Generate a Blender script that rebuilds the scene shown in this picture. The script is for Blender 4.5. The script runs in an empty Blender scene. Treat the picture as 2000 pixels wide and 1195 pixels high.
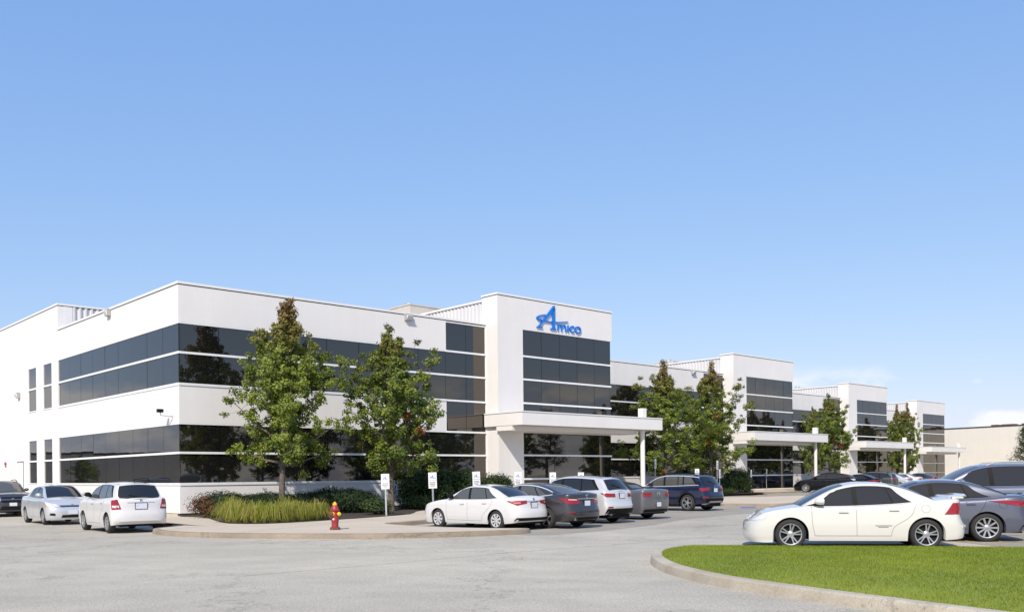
import bpy, bmesh, math, random
import numpy as np
from mathutils import Vector, Matrix

# ------------------------------------------------------------------ camera
FPX, CAMH, ROLL = 1796.0, 1.65, 0.00999          # focal length in photo pixels (2000 px wide), eye height, roll
SC = bpy.context.scene
cam_d = bpy.data.cameras.new('camera')
cam_d.sensor_width = 36.0
cam_d.lens = 36.0 * FPX / 2000.0
cam_d.shift_y = 330.0 / 2000.0
cam_d.clip_end = 4000.0
cam = bpy.data.objects.new('camera', cam_d)
SC.collection.objects.link(cam)
cam.location = (0, 0, CAMH)
cam.rotation_euler = (math.radians(90), math.asin(ROLL), 0)
SC.camera = cam

# ------------------------------------------------------------------ sky and sun
EX, EY = 1950 / math.hypot(1950, 1796), 1796 / math.hypot(1950, 1796)   # unit vector along the long facade
SUN_EL = math.radians(42)
_phi = math.radians(-33.0)                       # swing of the sun towards the long facade
SDX = -EX * math.cos(_phi) - EY * math.sin(_phi)
SDY = -EY * math.cos(_phi) + EX * math.sin(_phi)
world = bpy.data.worlds.new('World')
SC.world = world
world.use_nodes = True
wn = world.node_tree
wn.nodes.clear()
w_out = wn.nodes.new('ShaderNodeOutputWorld')
w_bg = wn.nodes.new('ShaderNodeBackground')
w_sky = wn.nodes.new('ShaderNodeTexSky')
w_sky.sky_type = 'NISHITA'
w_sky.sun_disc = False
w_sky.sun_elevation = SUN_EL
w_sky.sun_rotation = math.atan2(SDX, SDY)
w_sky.altitude = 100
w_sky.air_density = 1.0
w_sky.dust_density = 0.6
w_sky.ozone_density = 2.0
w_bg.inputs['Strength'].default_value = 0.12
# grade the sky evenly, channel by channel: a little bluer overhead, less white at the horizon
w_sc = wn.nodes.new('ShaderNodeSeparateColor'); w_cc = wn.nodes.new('ShaderNodeCombineColor')
wn.links.new(w_sky.outputs[0], w_sc.inputs[0])
for i, (k, ex) in enumerate(((1.02, 0.70), (1.48, 0.51), (2.90, 0.27))):
    pw = wn.nodes.new('ShaderNodeMath'); pw.operation = 'POWER'; pw.inputs[1].default_value = ex
    wn.links.new(w_sc.outputs[i], pw.inputs[0])
    ml = wn.nodes.new('ShaderNodeMath'); ml.operation = 'MULTIPLY'; ml.inputs[1].default_value = k
    wn.links.new(pw.outputs[0], ml.inputs[0]); wn.links.new(ml.outputs[0], w_cc.inputs[i])
# low fair-weather clouds: noise on the view direction, only near the horizon
w_tc = wn.nodes.new('ShaderNodeTexCoord')
w_sep = wn.nodes.new('ShaderNodeSeparateXYZ')
wn.links.new(w_tc.outputs['Generated'], w_sep.inputs[0])
w_map = wn.nodes.new('ShaderNodeMapping')
w_map.inputs['Scale'].default_value = (1.0, 1.0, 2.2)
w_map.inputs['Location'].default_value = (0.9, 0.3, 0.55)
wn.links.new(w_tc.outputs['Generated'], w_map.inputs[0])
w_noise = wn.nodes.new('ShaderNodeTexNoise')
w_noise.inputs['Scale'].default_value = 8.0
w_noise.inputs['Detail'].default_value = 9.0
w_noise.inputs['Roughness'].default_value = 0.56
wn.links.new(w_map.outputs[0], w_noise.inputs['Vector'])
w_ramp = wn.nodes.new('ShaderNodeValToRGB')
w_ramp.color_ramp.elements[0].position = 0.47
w_ramp.color_ramp.elements[1].position = 0.565
wn.links.new(w_noise.outputs['Fac'], w_ramp.inputs[0])
w_el = wn.nodes.new('ShaderNodeMapRange')
w_el.interpolation_type = 'SMOOTHSTEP'
w_el.inputs['From Min'].default_value = 0.115
w_el.inputs['From Max'].default_value = 0.08
wn.links.new(w_sep.outputs['Z'], w_el.inputs['Value'])
w_mul = wn.nodes.new('ShaderNodeMath'); w_mul.operation = 'MULTIPLY'
wn.links.new(w_ramp.outputs[0], w_mul.inputs[0])
wn.links.new(w_el.outputs[0], w_mul.inputs[1])
w_mul2 = wn.nodes.new('ShaderNodeMath'); w_mul2.operation = 'MULTIPLY'
w_mul2.inputs[1].default_value = 0.95
wn.links.new(w_mul.outputs[0], w_mul2.inputs[0])
w_mix = wn.nodes.new('ShaderNodeMix'); w_mix.data_type = 'RGBA'
wn.links.new(w_mul2.outputs[0], w_mix.inputs['Factor'])
wn.links.new(w_cc.outputs[0], w_mix.inputs[6])
w_mix.inputs[7].default_value = (4.85, 4.95, 5.1, 1)
wn.links.new(w_mix.outputs[2], w_bg.inputs['Color'])
wn.links.new(w_bg.outputs[0], w_out.inputs[0])

sun_d = bpy.data.lights.new('sun', 'SUN')
sun_d.energy = 3.0
sun_d.angle = math.radians(0.6)
sun_d.color = (1.0, 0.90, 0.77)
sun = bpy.data.objects.new('sun', sun_d)
SC.collection.objects.link(sun)
sun.rotation_euler = Vector((SDX * math.cos(SUN_EL), SDY * math.cos(SUN_EL), math.sin(SUN_EL))).to_track_quat('Z', 'Y').to_euler()

SC.view_settings.view_transform = 'Standard'
SC.view_settings.look = 'None'
SC.view_settings.exposure = 0.75
SC.view_settings.gamma = 1.0
SC.view_settings.use_curve_mapping = False
SC.cycles.max_bounces = 8
SC.cycles.use_denoising = True

# ------------------------------------------------------------------ pixel -> place
RNG = random.Random(11)
def uvp(px, py):
    u, v = px - 1000.0, py - 927.5
    c = math.sqrt(1 - ROLL * ROLL)
    return u * c - v * ROLL, v * c + u * ROLL
def gp(px, py, z=0.0):
    """the point at height z under a photo pixel"""
    u, v = uvp(px, py)
    y = FPX * (CAMH - z) / v
    return Vector((u / FPX * y, y, z))
CORNER = gp(352, 1008, 0.12)
def L2W(a, b, z=0.0):
    return Vector((CORNER.x + a * EX - b * EY, CORNER.y + a * EY + b * EX, z))
def W2L(p):
    dx, dy = p[0] - CORNER.x, p[1] - CORNER.y
    return dx * EX + dy * EY, -dx * EY + dy * EX
def on_plane_b(px, py, b=0.0):
    """photo pixel -> (a, z) on the vertical plane b of the building frame"""
    u, v = uvp(px, py)
    d = Vector((u / FPX, 1.0))
    cb = L2W(0, b)
    det = d.x * (-EY) - (-EX) * d.y
    t = (cb.x * (-EY) - (-EX) * cb.y) / det
    a = (d.x * cb.y - d.y * cb.x) / det
    return a, CAMH - v / FPX * t
def on_plane_a(px, py, a=0.0):
    u, v = uvp(px, py)
    d = Vector((u / FPX, 1.0))
    ca = L2W(a, 0)
    nx, ny = -EY, EX
    det = d.x * (-ny) - (-nx) * d.y
    t = (ca.x * (-ny) - (-nx) * ca.y) / det
    b = (d.x * ca.y - d.y * ca.x) / det
    return b, CAMH - v / FPX * t
def at_depth(px, Y):
    """ground point in the column of a photo pixel at distance Y"""
    u, v = uvp(px, 960)
    return Vector((u / FPX * Y, Y, 0))
BROT = math.atan2(EY, EX)

# ------------------------------------------------------------------ objects
COL = SC.collection
def tag(o, label=None, cat=None, group=None, kind=None):
    if label: o['label'] = label
    if cat: o['category'] = cat
    if group: o['group'] = group
    if kind: o['kind'] = kind
    return o
def empty(name, loc=(0, 0, 0), rz=0.0, parent=None):
    o = bpy.data.objects.new(name, None)
    COL.objects.link(o)
    o.location = loc
    o.rotation_euler = (0, 0, rz)
    o.empty_display_size = 0.2
    o.parent = parent
    return o
def link(name, me, mat=None, parent=None, loc=None, rot=None):
    o = bpy.data.objects.new(name, me)
    COL.objects.link(o)
    if mat is not None and len(me.materials) == 0:
        me.materials.append(mat)
    o.parent = parent
    if loc is not None: o.location = loc
    if rot is not None: o.rotation_euler = rot
    return o
def copy_tree(o, parent=None):
    c = o.copy()
    COL.objects.link(c)
    c.parent = parent
    for ch in list(o.children):
        copy_tree(ch, c)
    return c

class MB:
    """collects faces, becomes one mesh"""
    def __init__(s): s.v, s.f = [], []
    def quad(s, *p):
        n = len(s.v); s.v += [tuple(q) for q in p]; s.f.append(tuple(range(n, n + len(p)))); return s
    def box(s, x0, x1, y0, y1, z0, z1):
        n = len(s.v)
        s.v += [(x0, y0, z0), (x1, y0, z0), (x1, y1, z0), (x0, y1, z0), (x0, y0, z1), (x1, y0, z1), (x1, y1, z1), (x0, y1, z1)]
        s.f += [tuple(n + i for i in q) for q in ((3, 2, 1, 0), (4, 5, 6, 7), (0, 1, 5, 4), (1, 2, 6, 5), (2, 3, 7, 6), (3, 0, 4, 7))]
        return s
    def obox(s, c, ax, ay, az):
        """box at c with half-axis vectors"""
        c, ax, ay, az = Vector(c), Vector(ax), Vector(ay), Vector(az)
        n = len(s.v)
        for k in (-1, 1):
            for i, j in ((-1, -1), (1, -1), (1, 1), (-1, 1)):
                s.v.append(tuple(c + ax * i + ay * j + az * k))
        s.f += [tuple(n + i for i in q) for q in ((3, 2, 1, 0), (4, 5, 6, 7), (0, 1, 5, 4), (1, 2, 6, 5), (2, 3, 7, 6), (3, 0, 4, 7))]
        return s
    def tube(s, pts, radii, n=8, cap=True):
        pts = [Vector(p) for p in pts]
        if not hasattr(radii, '__len__'): radii = [radii] * len(pts)
        base = len(s.v)
        for i, p in enumerate(pts):
            t = (pts[min(i + 1, len(pts) - 1)] - pts[max(i - 1, 0)]).normalized()
            a = Vector((0, 0, 1)) if abs(t.z) < 0.9 else Vector((1, 0, 0))
            e1 = t.cross(a).normalized(); e2 = t.cross(e1)
            for k in range(n):
                an = 2 * math.pi * k / n
                s.v.append(tuple(p + (e1 * math.cos(an) + e2 * math.sin(an)) * radii[i]))
        for i in range(len(pts) - 1):
            for k in range(n):
                a0 = base + i * n + k; a1 = base + i * n + (k + 1) % n
                s.f.append((a0, a1, a1 + n, a0 + n))
        if cap:
            s.f.append(tuple(base + k for k in range(n))[::-1])
            s.f.append(tuple(base + (len(pts) - 1) * n + k for k in range(n)))
        return s
    def lathe(s, prof, n=20, axis='z', c=(0, 0, 0), closed=False):
        """profile of (radius, height)"""
        base = len(s.v)
        for r, h in prof:
            for k in range(n):
                an = 2 * math.pi * k / n
                p = (r * math.cos(an), r * math.sin(an), h)
                if axis == 'y': p = (p[0], p[2], p[1])
                if axis == 'x': p = (p[2], p[0], p[1])
                s.v.append((p[0] + c[0], p[1] + c[1], p[2] + c[2]))
        m = len(prof)
        for i in range(m if closed else m - 1):
            for k in range(n):
                i2 = (i + 1) % m
                s.f.append((base + i * n + k, base + i * n + (k + 1) % n, base + i2 * n + (k + 1) % n, base + i2 * n + k))
        return s
    def prism(s, poly, z0, z1):
        n = len(s.v); m = len(poly)
        s.v += [(p[0], p[1], z0) for p in poly] + [(p[0], p[1], z1) for p in poly]
        s.f.append(tuple(range(n, n + m))[::-1]); s.f.append(tuple(range(n + m, n + 2 * m)))
        for i in range(m):
            j = (i + 1) % m
            s.f.append((n + i, n + j, n + m + j, n + m + i))
        return s
    def grid(s, rows):
        """rows of points -> quads"""
        base = len(s.v); nr, nc = len(rows), len(rows[0])
        for r in rows: s.v += [tuple(p) for p in r]
        for i in range(nr - 1):
            for j in range(nc - 1):
                a = base + i * nc + j
                s.f.append((a, a + 1, a + nc + 1, a + nc))
        return s
    def mesh(s, name, smooth=None, fix=True):
        me = bpy.data.meshes.new(name)
        me.from_pydata(s.v, [], s.f)
        if fix:
            bm = bmesh.new(); bm.from_mesh(me)
            bmesh.ops.remove_doubles(bm, verts=bm.verts, dist=1e-4)
            bmesh.ops.recalc_face_normals(bm, faces=bm.faces)
            bm.to_mesh(me); bm.free()
        if smooth is not None:
            me.shade_smooth()
            me.set_sharp_from_angle(angle=math.radians(smooth))
        me.update()
        return me
    def build(s, name, mat, parent=None, smooth=None, fix=True):
        return link(name, s.mesh(name, smooth, fix), mat, parent)

# ------------------------------------------------------------------ materials
def mat_base(name):
    m = bpy.data.materials.new(name); m.use_nodes = True
    nt = m.node_tree
    return m, nt, nt.nodes['Principled BSDF']
def mat(name, col, rough=0.5, metal=0.0, coat=0.0, ior=None, noise=None, bump=None, spec=None):
    """noise = (scale, amount) mottles the colour; bump = (scale, strength)"""
    m, nt, p = mat_base(name)
    p.inputs['Base Color'].default_value = (*col, 1)
    p.inputs['Roughness'].default_value = rough
    p.inputs['Metallic'].default_value = metal
    p.inputs['Coat Weight'].default_value = coat
    p.inputs['Coat Roughness'].default_value = 0.03
    if ior: p.inputs['IOR'].default_value = ior
    if spec is not None: p.inputs['Specular IOR Level'].default_value = spec
    if noise or bump:
        tc = nt.nodes.new('ShaderNodeTexCoord')
    if noise:
        n = nt.nodes.new('ShaderNodeTexNoise'); n.inputs['Scale'].default_value = noise[0]; n.inputs['Detail'].default_value = 6
        nt.links.new(tc.outputs['Object'], n.inputs['Vector'])
        mr = nt.nodes.new('ShaderNodeMapRange')
        mr.inputs['From Min'].default_value = 0.3; mr.inputs['From Max'].default_value = 0.7
        mr.inputs['To Min'].default_value = 1 - noise[1]; mr.inputs['To Max'].default_value = 1 + noise[1]
        nt.links.new(n.outputs['Fac'], mr.inputs['Value'])
        mx = nt.nodes.new('ShaderNodeVectorMath'); mx.operation = 'SCALE'
        mx.inputs[0].default_value = col
        nt.links.new(mr.outputs[0], mx.inputs['Scale'])
        nt.links.new(mx.outputs[0], p.inputs['Base Color'])
    if bump:
        n2 = nt.nodes.new('ShaderNodeTexNoise'); n2.inputs['Scale'].default_value = bump[0]; n2.inputs['Detail'].default_value = 8
        nt.links.new(tc.outputs['Object'], n2.inputs['Vector'])
        b = nt.nodes.new('ShaderNodeBump'); b.inputs['Strength'].default_value = bump[1]; b.inputs['Distance'].default_value = 0.02
        nt.links.new(n2.outputs['Fac'], b.inputs['Height'])
        nt.links.new(b.outputs[0], p.inputs['Normal'])
    return m

def noise_node(nt, vec, scale, detail=6, rough=0.55):
    n = nt.nodes.new('ShaderNodeTexNoise')
    n.inputs['Scale'].default_value = scale; n.inputs['Detail'].default_value = detail; n.inputs['Roughness'].default_value = rough
    nt.links.new(vec, n.inputs['Vector'])
    return n.outputs['Fac']
def mapr(nt, val, a, b, c, d, smooth=False):
    n = nt.nodes.new('ShaderNodeMapRange')
    if smooth: n.interpolation_type = 'SMOOTHSTEP'
    for k, v in zip(('From Min', 'From Max', 'To Min', 'To Max'), (a, b, c, d)): n.inputs[k].default_value = v
    nt.links.new(val, n.inputs['Value'])
    return n.outputs[0]
def math_node(nt, op, a, b):
    n = nt.nodes.new('ShaderNodeMath'); n.operation = op
    for i, q in enumerate((a, b)):
        if isinstance(q, (int, float)): n.inputs[i].default_value = q
        else: nt.links.new(q, n.inputs[i])
    return n.outputs[0]
def mixc(nt, fac, a, b):
    n = nt.nodes.new('ShaderNodeMix'); n.data_type = 'RGBA'
    if isinstance(fac, (int, float)): n.inputs['Factor'].default_value = fac
    else: nt.links.new(fac, n.inputs['Factor'])
    for i, q in ((6, a), (7, b)):
        if isinstance(q, tuple): n.inputs[i].default_value = (*q, 1)
        else: nt.links.new(q, n.inputs[i])
    return n.outputs[2]
def ground_mat(name, light, dark, speck=0.25, patch=0.12, crack=0.0, bumpy=0.4):
    """worn asphalt or concrete: broad tonal patches, fine aggregate, hairline cracks"""
    m, nt, p = mat_base(name)
    tc = nt.nodes.new('ShaderNodeTexCoord'); vec = tc.outputs['Object']
    mp = nt.nodes.new('ShaderNodeMapping'); mp.inputs['Rotation'].default_value = (0, 0, 0.6); mp.inputs['Scale'].default_value = (0.62, 1.0, 1)
    nt.links.new(vec, mp.inputs[0])
    big = noise_node(nt, mp.outputs[0], patch, 8, 0.6)
    mid = noise_node(nt, mp.outputs[0], 1.3, 8, 0.65)
    fine = noise_node(nt, vec, 55, 3, 0.7)
    agg = noise_node(nt, vec, 20, 5, 0.85)
    f = math_node(nt, 'ADD', mapr(nt, big, 0.35, 0.65, 0, 0.55), mapr(nt, mid, 0.35, 0.65, 0, 0.45))
    col = mixc(nt, f, light, dark)
    k = math_node(nt, 'MULTIPLY', mapr(nt, fine, 0.3, 0.7, 1 - speck, 1 + speck), mapr(nt, agg, 0.3, 0.7, 1 - speck * .7, 1 + speck * .7))
    if crack:
        vo = nt.nodes.new('ShaderNodeTexVoronoi'); vo.feature = 'DISTANCE_TO_EDGE'; vo.inputs['Scale'].default_value = 0.16
        wob = noise_node(nt, vec, 0.9, 6, 0.7)
        va = nt.nodes.new('ShaderNodeVectorMath'); va.operation = 'ADD'
        sc = nt.nodes.new('ShaderNodeCombineXYZ')
        w2 = mapr(nt, wob, 0, 1, -2.5, 2.5)
        nt.links.new(w2, sc.inputs[0]); nt.links.new(w2, sc.inputs[1])
        nt.links.new(vec, va.inputs[0]); nt.links.new(sc.outputs[0], va.inputs[1])
        nt.links.new(va.outputs[0], vo.inputs['Vector'])
        k = math_node(nt, 'MULTIPLY', k, mapr(nt, vo.outputs['Distance'], 0.0, 0.009, 1 - crack, 1))
    if crack:
        st = noise_node(nt, vec, 0.55, 4, 0.5)
        k = math_node(nt, 'MULTIPLY', k, mapr(nt, st, 0.66, 0.74, 1.0, 0.80, True))
        bl = noise_node(nt, vec, 0.23, 5, 0.6)
        k = math_node(nt, 'MULTIPLY', k, mapr(nt, bl, 0.36, 0.66, 0.93, 1.07))
    sm = nt.nodes.new('ShaderNodeVectorMath'); sm.operation = 'SCALE'
    nt.links.new(col, sm.inputs[0]); nt.links.new(k, sm.inputs['Scale'])
    nt.links.new(sm.outputs[0], p.inputs['Base Color'])
    p.inputs['Roughness'].default_value = 0.9
    p.inputs['Specular IOR Level'].default_value = 0.25
    b = nt.nodes.new('ShaderNodeBump'); b.inputs['Strength'].default_value = bumpy; b.inputs['Distance'].default_value = 0.01
    nt.links.new(fine, b.inputs['Height']); nt.links.new(b.outputs[0], p.inputs['Normal'])
    return m
def wall_mat(name, col):
    """painted precast: faint vertical run marks, broad mottling, fine tooth"""
    m, nt, p = mat_base(name)
    tc = nt.nodes.new('ShaderNodeTexCoord'); vec = tc.outputs['Object']
    mp = nt.nodes.new('ShaderNodeMapping'); mp.inputs['Scale'].default_value = (2.2, 2.2, 0.16)
    nt.links.new(vec, mp.inputs[0])
    run = noise_node(nt, mp.outputs[0], 1.0, 7, 0.6)
    mot = noise_node(nt, vec, 0.5, 6, 0.6)
    k = math_node(nt, 'MULTIPLY', mapr(nt, run, 0.3, 0.75, 1.015, 0.97), mapr(nt, mot, 0.3, 0.7, 1.02, 0.965))
    sm = nt.nodes.new('ShaderNodeVectorMath'); sm.operation = 'SCALE'; sm.inputs[0].default_value = col
    nt.links.new(k, sm.inputs['Scale']); nt.links.new(sm.outputs[0], p.inputs['Base Color'])
    p.inputs['Roughness'].default_value = 0.75
    p.inputs['Specular IOR Level'].default_value = 0.3
    b = nt.nodes.new('ShaderNodeBump'); b.inputs['Strength'].default_value = 0.12; b.inputs['Distance'].default_value = 0.01
    nt.links.new(noise_node(nt, vec, 60, 3, 0.7), b.inputs['Height']); nt.links.new(b.outputs[0], p.inputs['Normal'])
    return m
def glass_mat(name, col, ior, rough=0.015, wave=0.006):
    """dark tinted reflective glazing, very slightly out of flat"""
    m, nt, p = mat_base(name)
    p.inputs['Base Color'].default_value = (*col, 1)
    p.inputs['Roughness'].default_value = rough
    p.inputs['IOR'].default_value = ior
    p.inputs['Specular Tint'].default_value = (1.0, 0.90, 0.79, 1)
    if wave:
        tc = nt.nodes.new('ShaderNodeTexCoord')
        b = nt.nodes.new('ShaderNodeBump'); b.inputs['Strength'].default_value = 0.25; b.inputs['Distance'].default_value = wave
        nt.links.new(noise_node(nt, tc.outputs['Object'], 0.8, 1, 0.5), b.inputs['Height']); nt.links.new(b.outputs[0], p.inputs['Normal'])
    return m
def leaf_mat(name, rough=0.5, trans=0.35):
    """leaf colour comes from each leaf's own colour attribute"""
    m, nt, p = mat_base(name)
    at = nt.nodes.new('ShaderNodeAttribute'); at.attribute_name = 'leaf_color'
    nt.links.new(at.outputs['Color'], p.inputs['Base Color'])
    p.inputs['Roughness'].default_value = rough
    p.inputs['Specular IOR Level'].default_value = 0.3
    tr = nt.nodes.new('ShaderNodeBsdfTranslucent')
    br = nt.nodes.new('ShaderNodeVectorMath'); br.operation = 'MULTIPLY'; br.inputs[1].default_value = (1.3, 1.35, 0.6)
    nt.links.new(at.outputs['Color'], br.inputs[0]); nt.links.new(br.outputs[0], tr.inputs['Color'])
    mx = nt.nodes.new('ShaderNodeMixShader'); mx.inputs[0].default_value = trans
    nt.links.new(p.outputs[0], mx.inputs[1]); nt.links.new(tr.outputs[0], mx.inputs[2])
    nt.links.new(mx.outputs[0], nt.nodes['Material Output'].inputs['Surface'])
    return m

M = {}
M['white'] = wall_mat('white_wall', (0.735, 0.72, 0.705))
M['cream'] = wall_mat('cream_wall', (0.72, 0.68, 0.60))
M['coping'] = mat('white_coping', (0.74, 0.735, 0.73), 0.45)
M['alu'] = mat('white_aluminium', (0.78, 0.79, 0.80), 0.35, noise=(2.0, 0.05))
M['siding'] = mat('metal_siding', (0.60, 0.60, 0.61), 0.5, noise=(0.6, 0.05))
M['soffit'] = mat('soffit', (0.62, 0.60, 0.57), 0.7, noise=(1.0, 0.08))
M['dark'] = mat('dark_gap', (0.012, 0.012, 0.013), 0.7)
M['plinth'] = mat('dark_plinth', (0.05, 0.048, 0.045), 0.85, noise=(3, 0.25))
M['pane'] = glass_mat('tinted_glass', (0.007, 0.007, 0.008), 2.0)
M['roofing'] = mat('roof_gravel', (0.25, 0.24, 0.22), 0.95, noise=(4, 0.2))
M['asphalt'] = ground_mat('old_asphalt', (0.50, 0.462, 0.380), (0.355, 0.329, 0.272), 0.48, 0.10, 0.42, 0.7)
M['asphalt2'] = ground_mat('newer_asphalt', (0.36, 0.334, 0.285), (0.265, 0.246, 0.212), 0.30, 0.12, 0.2, 0.6)
M['concrete'] = ground_mat('concrete', (0.565, 0.49, 0.385), (0.475, 0.41, 0.325), 0.12, 0.4, 0.0, 0.2)
M['kerb'] = ground_mat('kerb_concrete', (0.33, 0.275, 0.205), (0.21, 0.175, 0.135), 0.16, 1.2, 0.3, 0.4)
M['kerb2'] = ground_mat('kerb_pale', (0.50, 0.46, 0.38), (0.34, 0.29, 0.22), 0.16, 1.2, 0.35, 0.4)
M['yellow'] = mat('yellow_paint', (0.55, 0.36, 0.06), 0.8, noise=(6, 0.35))
M['bluepaint'] = mat('blue_paint', (0.12, 0.16, 0.36), 0.8, noise=(6, 0.35))
M['soil'] = mat('mulch', (0.045, 0.034, 0.025), 0.95, noise=(9, 0.4), bump=(30, 0.8))
M['bark'] = mat('bark', (0.13, 0.105, 0.085), 0.9, noise=(12, 0.35), bump=(40, 0.7))
M['leaf'] = leaf_mat('leaf')
M['needle'] = leaf_mat('needle', 0.6, 0.15)
M['galv'] = mat('galvanised', (0.50, 0.53, 0.56), 0.45, 0.7, noise=(20, 0.1))
M['signwhite'] = mat('sign_white', (0.82, 0.82, 0.84), 0.5)
M['signblue'] = mat('sign_blue', (0.06, 0.12, 0.45), 0.5)
M['signgrey'] = mat('sign_grey', (0.18, 0.18, 0.20), 0.5)
M['logo'] = mat('logo_blue', (0.004, 0.17, 0.62), 0.45)
M['hyd_red'] = mat('hydrant_red', (0.30, 0.026, 0.038), 0.5, noise=(14, 0.22))
M['hyd_yellow'] = mat('hydrant_yellow', (0.78, 0.52, 0.02), 0.45, noise=(14, 0.1))
M['rust'] = mat('rusty_iron', (0.15, 0.055, 0.035), 0.85, noise=(16, 0.4))
M['hyd_white'] = mat('hydrant_white', (0.85, 0.8, 0.78), 0.5)
M['rtu'] = mat('beige_metal', (0.50, 0.46, 0.40), 0.6, noise=(3, 0.06))
M['lampgrey'] = mat('lamp_grey', (0.35, 0.35, 0.35), 0.5)
M['lens'] = mat('lamp_lens', (0.7, 0.7, 0.7), 0.15)
M['black'] = mat('black_plastic', (0.010, 0.010, 0.011), 0.6, spec=0.15)
M['tyre'] = mat('tyre_rubber', (0.022, 0.022, 0.023), 0.8)
M['chrome'] = mat('chrome', (0.75, 0.76, 0.78), 0.12, 1.0)
M['brighttrim'] = mat('bright_trim', (0.72, 0.72, 0.73), 0.3, 0.35)
M['rim'] = mat('alloy', (0.55, 0.56, 0.58), 0.3, 0.85)
M['rimcover'] = mat('wheel_cover', (0.62, 0.62, 0.64), 0.35, 0.3)
M['carglass'] = glass_mat('car_glass', (0.012, 0.013, 0.015), 1.75, 0.01, 0)
M['carglass_sheen'] = glass_mat('car_glass_painted_sheen', (0.075, 0.078, 0.076), 1.8, 0.01, 0)  # paler base colour stands in for reflections and light seen in the windows
M['redlens'] = mat('red_lens', (0.27, 0.006, 0.010), 0.12, coat=0.6)
M['redlens2'] = mat('pale_red_lens', (0.62, 0.22, 0.22), 0.15, coat=0.6)
M['clearlens'] = mat('clear_lens', (0.62, 0.63, 0.65), 0.1, coat=0.6)
M['amber'] = mat('amber_lens', (0.7, 0.25, 0.03), 0.15, coat=0.6)
M['plate'] = mat('licence_plate', (0.62, 0.65, 0.72), 0.4, noise=(30, 0.12))
M['gap'] = mat('panel_gap', (0.20, 0.20, 0.20), 0.7)
M['gapdark'] = mat('panel_gap_dark', (0.012, 0.012, 0.012), 0.7)
def paint(name, col, metal=0.0, rough=0.32):
    return mat('paint_' + name, col, rough, metal, 1.0 if sum(col) > .05 else 0.55)
M['p_white'] = paint('white', (0.62, 0.615, 0.61))
M['p_cream'] = paint('cream_white', (0.585, 0.585, 0.545))
M['p_white2'] = paint('warm_white', (0.63, 0.62, 0.61))
M['p_silver'] = paint('silver', (0.60, 0.61, 0.63), 0.45)
M['p_silver2'] = paint('pale_silver', (0.66, 0.66, 0.65), 0.35)
M['p_graph'] = paint('graphite', (0.045, 0.043, 0.048), 0.4)
M['p_grey'] = paint('mid_grey', (0.15, 0.15, 0.16), 0.45)
M['p_blue'] = paint('blue', (0.007, 0.010, 0.040), 0.3)
M['p_black'] = mat('paint_black', (0.003, 0.003, 0.004), 0.25, 0.0, 0.25, spec=0.2)
M['p_slate'] = paint('slate', (0.105, 0.115, 0.155), 0.4)
M['p_slate2'] = paint('slate_blue', (0.155, 0.17, 0.225), 0.4)
M['p_navy'] = paint('dark_grey_blue', (0.05, 0.055, 0.07), 0.4)
M['p_green'] = paint('grey_green', (0.08, 0.09, 0.09), 0.4)
M['softtop'] = mat('soft_top', (0.015, 0.015, 0.017), 0.9)

# ------------------------------------------------------------------ ground
def struct(o): return tag(o, kind='structure')
g = MB()
g.quad((-900, -300, 0), (900, -300, 0), (900, 1500, 0), (-900, 1500, 0))
struct(g.build('asphalt_ground', M['asphalt'], fix=False))

def smooth_poly(pts, n=6, closed=True):
    """Catmull-Rom through the points"""
    out = []; m = len(pts)
    P = [Vector((p[0], p[1])) for p in pts]
    for i in range(m if closed else m - 1):
        p0, p1, p2, p3 = (P[(i - 1) % m] if closed or i > 0 else P[i]), P[i], P[(i + 1) % m], (P[(i + 2) % m] if closed or i + 2 < m else P[(i + 1) % m])
        for k in range(n):
            t = k / n
            out.append(0.5 * ((2 * p1) + (p2 - p0) * t + (2 * p0 - 5 * p1 + 4 * p2 - p3) * t * t + (3 * p1 - p0 - 3 * p2 + p3) * t ** 3))
    if not closed: out.append(P[-1])
    return out
def area2(poly):
    return sum(poly[i][0] * poly[(i + 1) % len(poly)][1] - poly[(i + 1) % len(poly)][0] * poly[i][1] for i in range(len(poly)))
def inset(poly, d):
    """shrink a closed polygon by d (counter-clockwise input)"""
    m = len(poly); out = []
    for i in range(m):
        a, b, c = Vector(poly[i - 1][:2]), Vector(poly[i][:2]), Vector(poly[(i + 1) % m][:2])
        e1, e2 = (b - a), (c - b)
        if e1.length < 1e-6 or e2.length < 1e-6: out.append(b); continue
        e1.normalize(); e2.normalize()
        n = Vector((-e1.y - e2.y, e1.x + e2.x))
        if n.length < 1e-4: n = Vector((-e1.y, e1.x))
        n.normalize()
        k = max(0.35, n.dot(Vector((-e1.y, e1.x))))
        out.append(b + n * d / k)
    return out
def ccw(poly): return poly if area2(poly) > 0 else poly[::-1]
def kerb_ring(name, poly, width, h, m, parent=None):
    """rounded-nose kerb all round a polygon"""
    poly = ccw(poly)
    prof = [(0.0, -0.01), (0.012, h * 0.45), (0.03, h * 0.85), (0.06, h * 0.98), (0.10, h), (width, h), (width, h - 0.03)]
    rings = [[(p.x, p.y, z) for p in inset(poly, d)] for d, z in prof]
    mb = MB()
    for r in rings: r.append(r[0])
    mb.grid(rings)
    return mb.build(name, m, parent, smooth=40)
def slab(name, poly, z, m, parent=None):
    mb = MB(); mb.quad(*[(p[0], p[1], z) for p in ccw(poly)])
    me = mb.mesh(name, fix=False)
    bm = bmesh.new(); bm.from_mesh(me); bmesh.ops.triangulate(bm, faces=bm.faces); bm.to_mesh(me); bm.free()
    return link(name, me, m, parent)

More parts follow.
